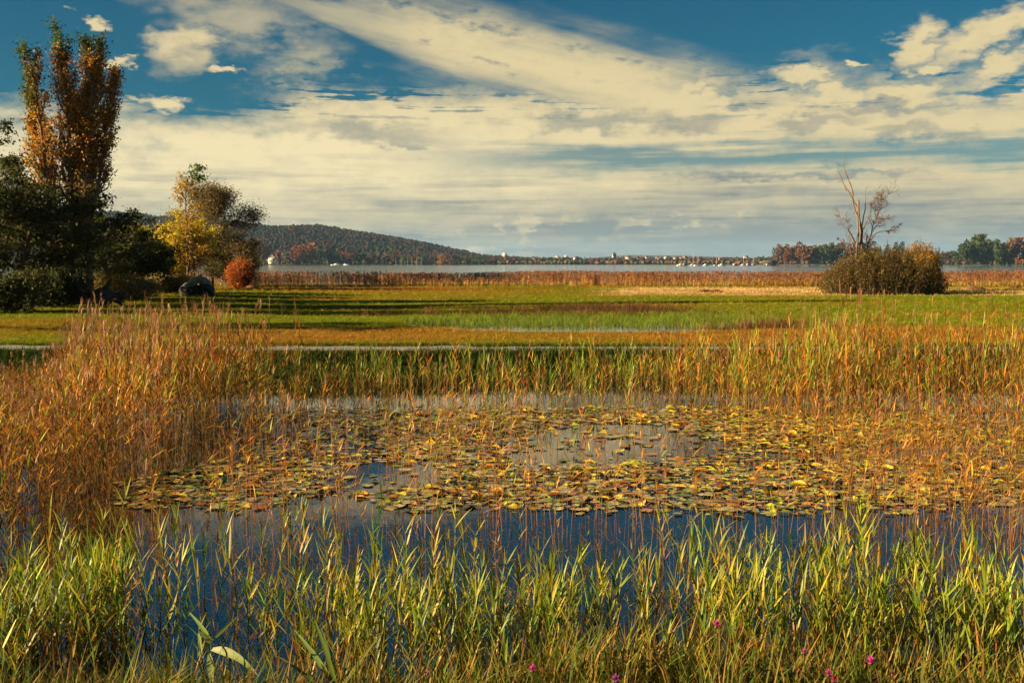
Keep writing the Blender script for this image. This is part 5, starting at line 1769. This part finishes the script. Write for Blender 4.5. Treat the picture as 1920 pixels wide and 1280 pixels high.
def boat(px, py, L, label, hull, mast=0.0, cabin=True, name='sailing_boat', cat='boat', rz=0.2, Y=None):
    p = gp(px, py, 0.0) if Y is None else np.array([vp(px, 495, Y)[0], Y, 0])
    root = empty(name, (p[0], p[1], 0.0), rz)
    n = 9; t = np.linspace(0, 1, n); w = L * 0.17 * np.sin(np.pi * np.clip(t * 0.85 + 0.15, 0, 1)) ** 0.7; w[-1] = 0.05
    xx_ = (t - 0.5) * L
    g = Geo()
    rows = [(0.55, -0.2), (1.0, 0.5), (1.0, 0.9 + 0.0)]
    V = np.concatenate([np.column_stack([xx_, s * w * f, np.full(n, z) + (0.25 * t * t if z > 0 else 0)]) for s in (-1, 1) for f, z in rows])
    i = np.arange(n - 1); Fs = []
    for s in (0, 3):
        for k in (0, 1): Fs.append(np.stack([i + (s + k) * n, i + 1 + (s + k) * n, i + 1 + (s + k + 1) * n, i + (s + k + 1) * n], -1))
    Fs.append(np.stack([i + 2 * n, i + 1 + 2 * n, i + 1 + 5 * n, i + 5 * n], -1)); Fs.append(np.array([[0, n, 4 * n, 3 * n], [n, 2 * n, 5 * n, 4 * n]]))
    g.add(V, np.concatenate(Fs)); g.obj('hull', hull, root)
    if cabin:
        c = box('cabin', M_HULL, root, -L * 0.22, L * 0.15, -L * 0.10, L * 0.10, 0.9, 1.6 + L * 0.03)
        box('cabin_window', M_PANE, c, -L * 0.18, L * 0.12, -L * 0.10 - 0.03, -L * 0.10 + 0.02, 1.1, 1.4 + L * 0.02)
    if mast:
        g = Geo(); tube(g, np.array([(0.4, 0, 0.8), (0.4, 0, mast * 0.5), (0.4, 0, mast)]), np.array([0.14, 0.11, 0.07]), 6, (0.4, 0.4, 0.4)); g.obj('mast', M_METAL, root)
        g = Geo(); tube(g, np.array([(0.4, 0, 1.8), (-L * 0.2, 0, 1.7), (-L * 0.42, 0, 1.7)]), np.array([0.16, 0.2, 0.14]), 6, (0.4, 0.4, 0.4)); g.obj('boom', M_HULLD, root)
    return tag(root, label, cat)


boat(632, 496.5, 16, 'white motor boat moored at the left far shore', M_HULL, 0, True, 'motor_boat', rz=0.1, Y=1290)
boat(648, 496.5, 9, 'small white boat right of the motor boat on the left far shore', M_HULL, 0, True, 'motor_boat', rz=-0.2, Y=1300)
MB = [(1277, 10, 'white moored boat, leftmost of those on the right of the lake', M_HULL, 0), (1283, 9, 'dark boat beside the leftmost white moored boat', M_HULLD, 0), (1299, 9, 'moored sailing boat with the tallest mast', M_HULL, 17), (1308, 9, 'white sailing boat right of the tallest mast', M_HULL, 12),
      (1324, 8, 'small white moored boat in the middle of the row', M_HULL, 0), (1343, 9, 'white sailing boat with a thin mast in the middle of the row', M_HULL, 13), (1354, 9, 'white moored boat right of the thin-masted one', M_HULL, 0),
      (1378, 10, 'dark low boat toward the boathouse', M_HULLD, 0), (1394, 9, 'sailing boat with a mast third from the boathouse', M_HULL, 13), (1403, 9, 'dark moored boat second from the boathouse', M_HULLD, 0), (1412, 8, 'pale moored boat nearest the boathouse', M_HULL, 9)]
for q, (px, L, lab, hl_, ms) in enumerate(MB): boat(px, 498.0, L, lab, hl_, ms, ms == 0 or q % 2 == 0, 'sailing_boat' if ms else 'moored_boat', rz=0.3 + 0.2 * (q % 3), Y=1080 + (q % 3) * 30)
for q, px in enumerate((742, 752, 764, 772, 781, 790)):
    boat(px, 497, 8, f'small sailing boat at the jetty below the hill, number {q + 1} from the left' if False else ['small masted boat at the left end of the jetty below the hill', 'masted boat second from the left at the jetty below the hill', 'masted boat third from the left at the jetty below the hill', 'masted boat third from the right at the jetty below the hill', 'masted boat second from the right at the jetty below the hill', 'masted boat at the right end of the jetty below the hill'][q], M_HULL, 11, False, rz=1.2, Y=1330)

# boathouse
x = vp(1443, 490, 1180)[0]
bh = empty('boathouse', (x, 1180, 0.0))
box('wall', M_WOOD, bh, -7, 7, -4, 4, -0.5, 3.2)
box('door', M_WALLW, bh, -5.4, -2.6, -4.08, -3.9, 0.4, 2.8)
g = Geo(); g.add([(-8.5, -5, 3.1), (8.5, -5, 3.1), (8.5, 5, 3.1), (-8.5, 5, 3.1), (-7.5, 0, 6.2), (7.5, 0, 6.2)], [(0, 1, 5, 4), (2, 3, 4, 5), (0, 3, 2, 1)]); g.also([(0, 4, 3), (1, 2, 5)]); g.obj('roof', M_WOOD, bh)
for s in (-6, -2, 2, 6): box('pile', M_WOOD, bh, s - 0.2, s + 0.2, -4.5, -4.1, -2, 0.4)
tag(bh, 'dark wooden boathouse on the water left of the wooded point', 'boathouse')

# pylons on the ridge
for px, lab in ((500, 'lattice pylon on the hill, left one'), (552, 'lattice pylon on the hill, right one')):
    x, Y = vp(px, 420, 2290)[0], 2290.0
    root = empty('pylon', (x, Y, far_ground(x, Y)))
    H = 24 if px == 500 else 22
    g = Geo()
    for sx in (-1, 1):
        for sy in (-1, 1): tube(g, np.array([(sx * 1.6, sy * 1.6, 0), (sx * 0.6, sy * 0.6, H * 0.6), (0, 0, H)]), np.array([0.2, 0.16, 0.1]), 4, (0.3, 0.3, 0.3))
    g.obj('mast', M_METAL, root)
    for z in (0.65, 0.8): g = Geo(); tube(g, np.array([(-3.5, 0, H * z), (0, 0, H * z + 0.3), (3.5, 0, H * z)]), np.array([0.1, 0.16, 0.1]), 4, (0.3, 0.3, 0.3)); g.obj('cross_arm', M_METAL, root)
    tag(root, lab, 'pylon')

# ------------------------------------------------------------------ haze
if HAZE > 0:
    g = Geo(); box_geo(g, -7000, 7000, -200, 13000, -8, 230)
    m = bpy.data.materials.new('haze'); m.use_nodes = True
    m.node_tree.nodes.clear()
    o_ = m.node_tree.nodes.new('ShaderNodeOutputMaterial')
    v_ = m.node_tree.nodes.new('ShaderNodeVolumePrincipled')
    v_.inputs['Color'].default_value = (0.32, 0.58, 1.0, 1)
    v_.inputs['Density'].default_value = HAZE
    m.node_tree.links.new(v_.outputs[0], o_.inputs['Volume'])
    hz = g.obj('haze', m)
    hz['kind'] = 'stuff'; hz['label'] = 'thin bluish haze in the air over the lake'; hz['category'] = 'haze'
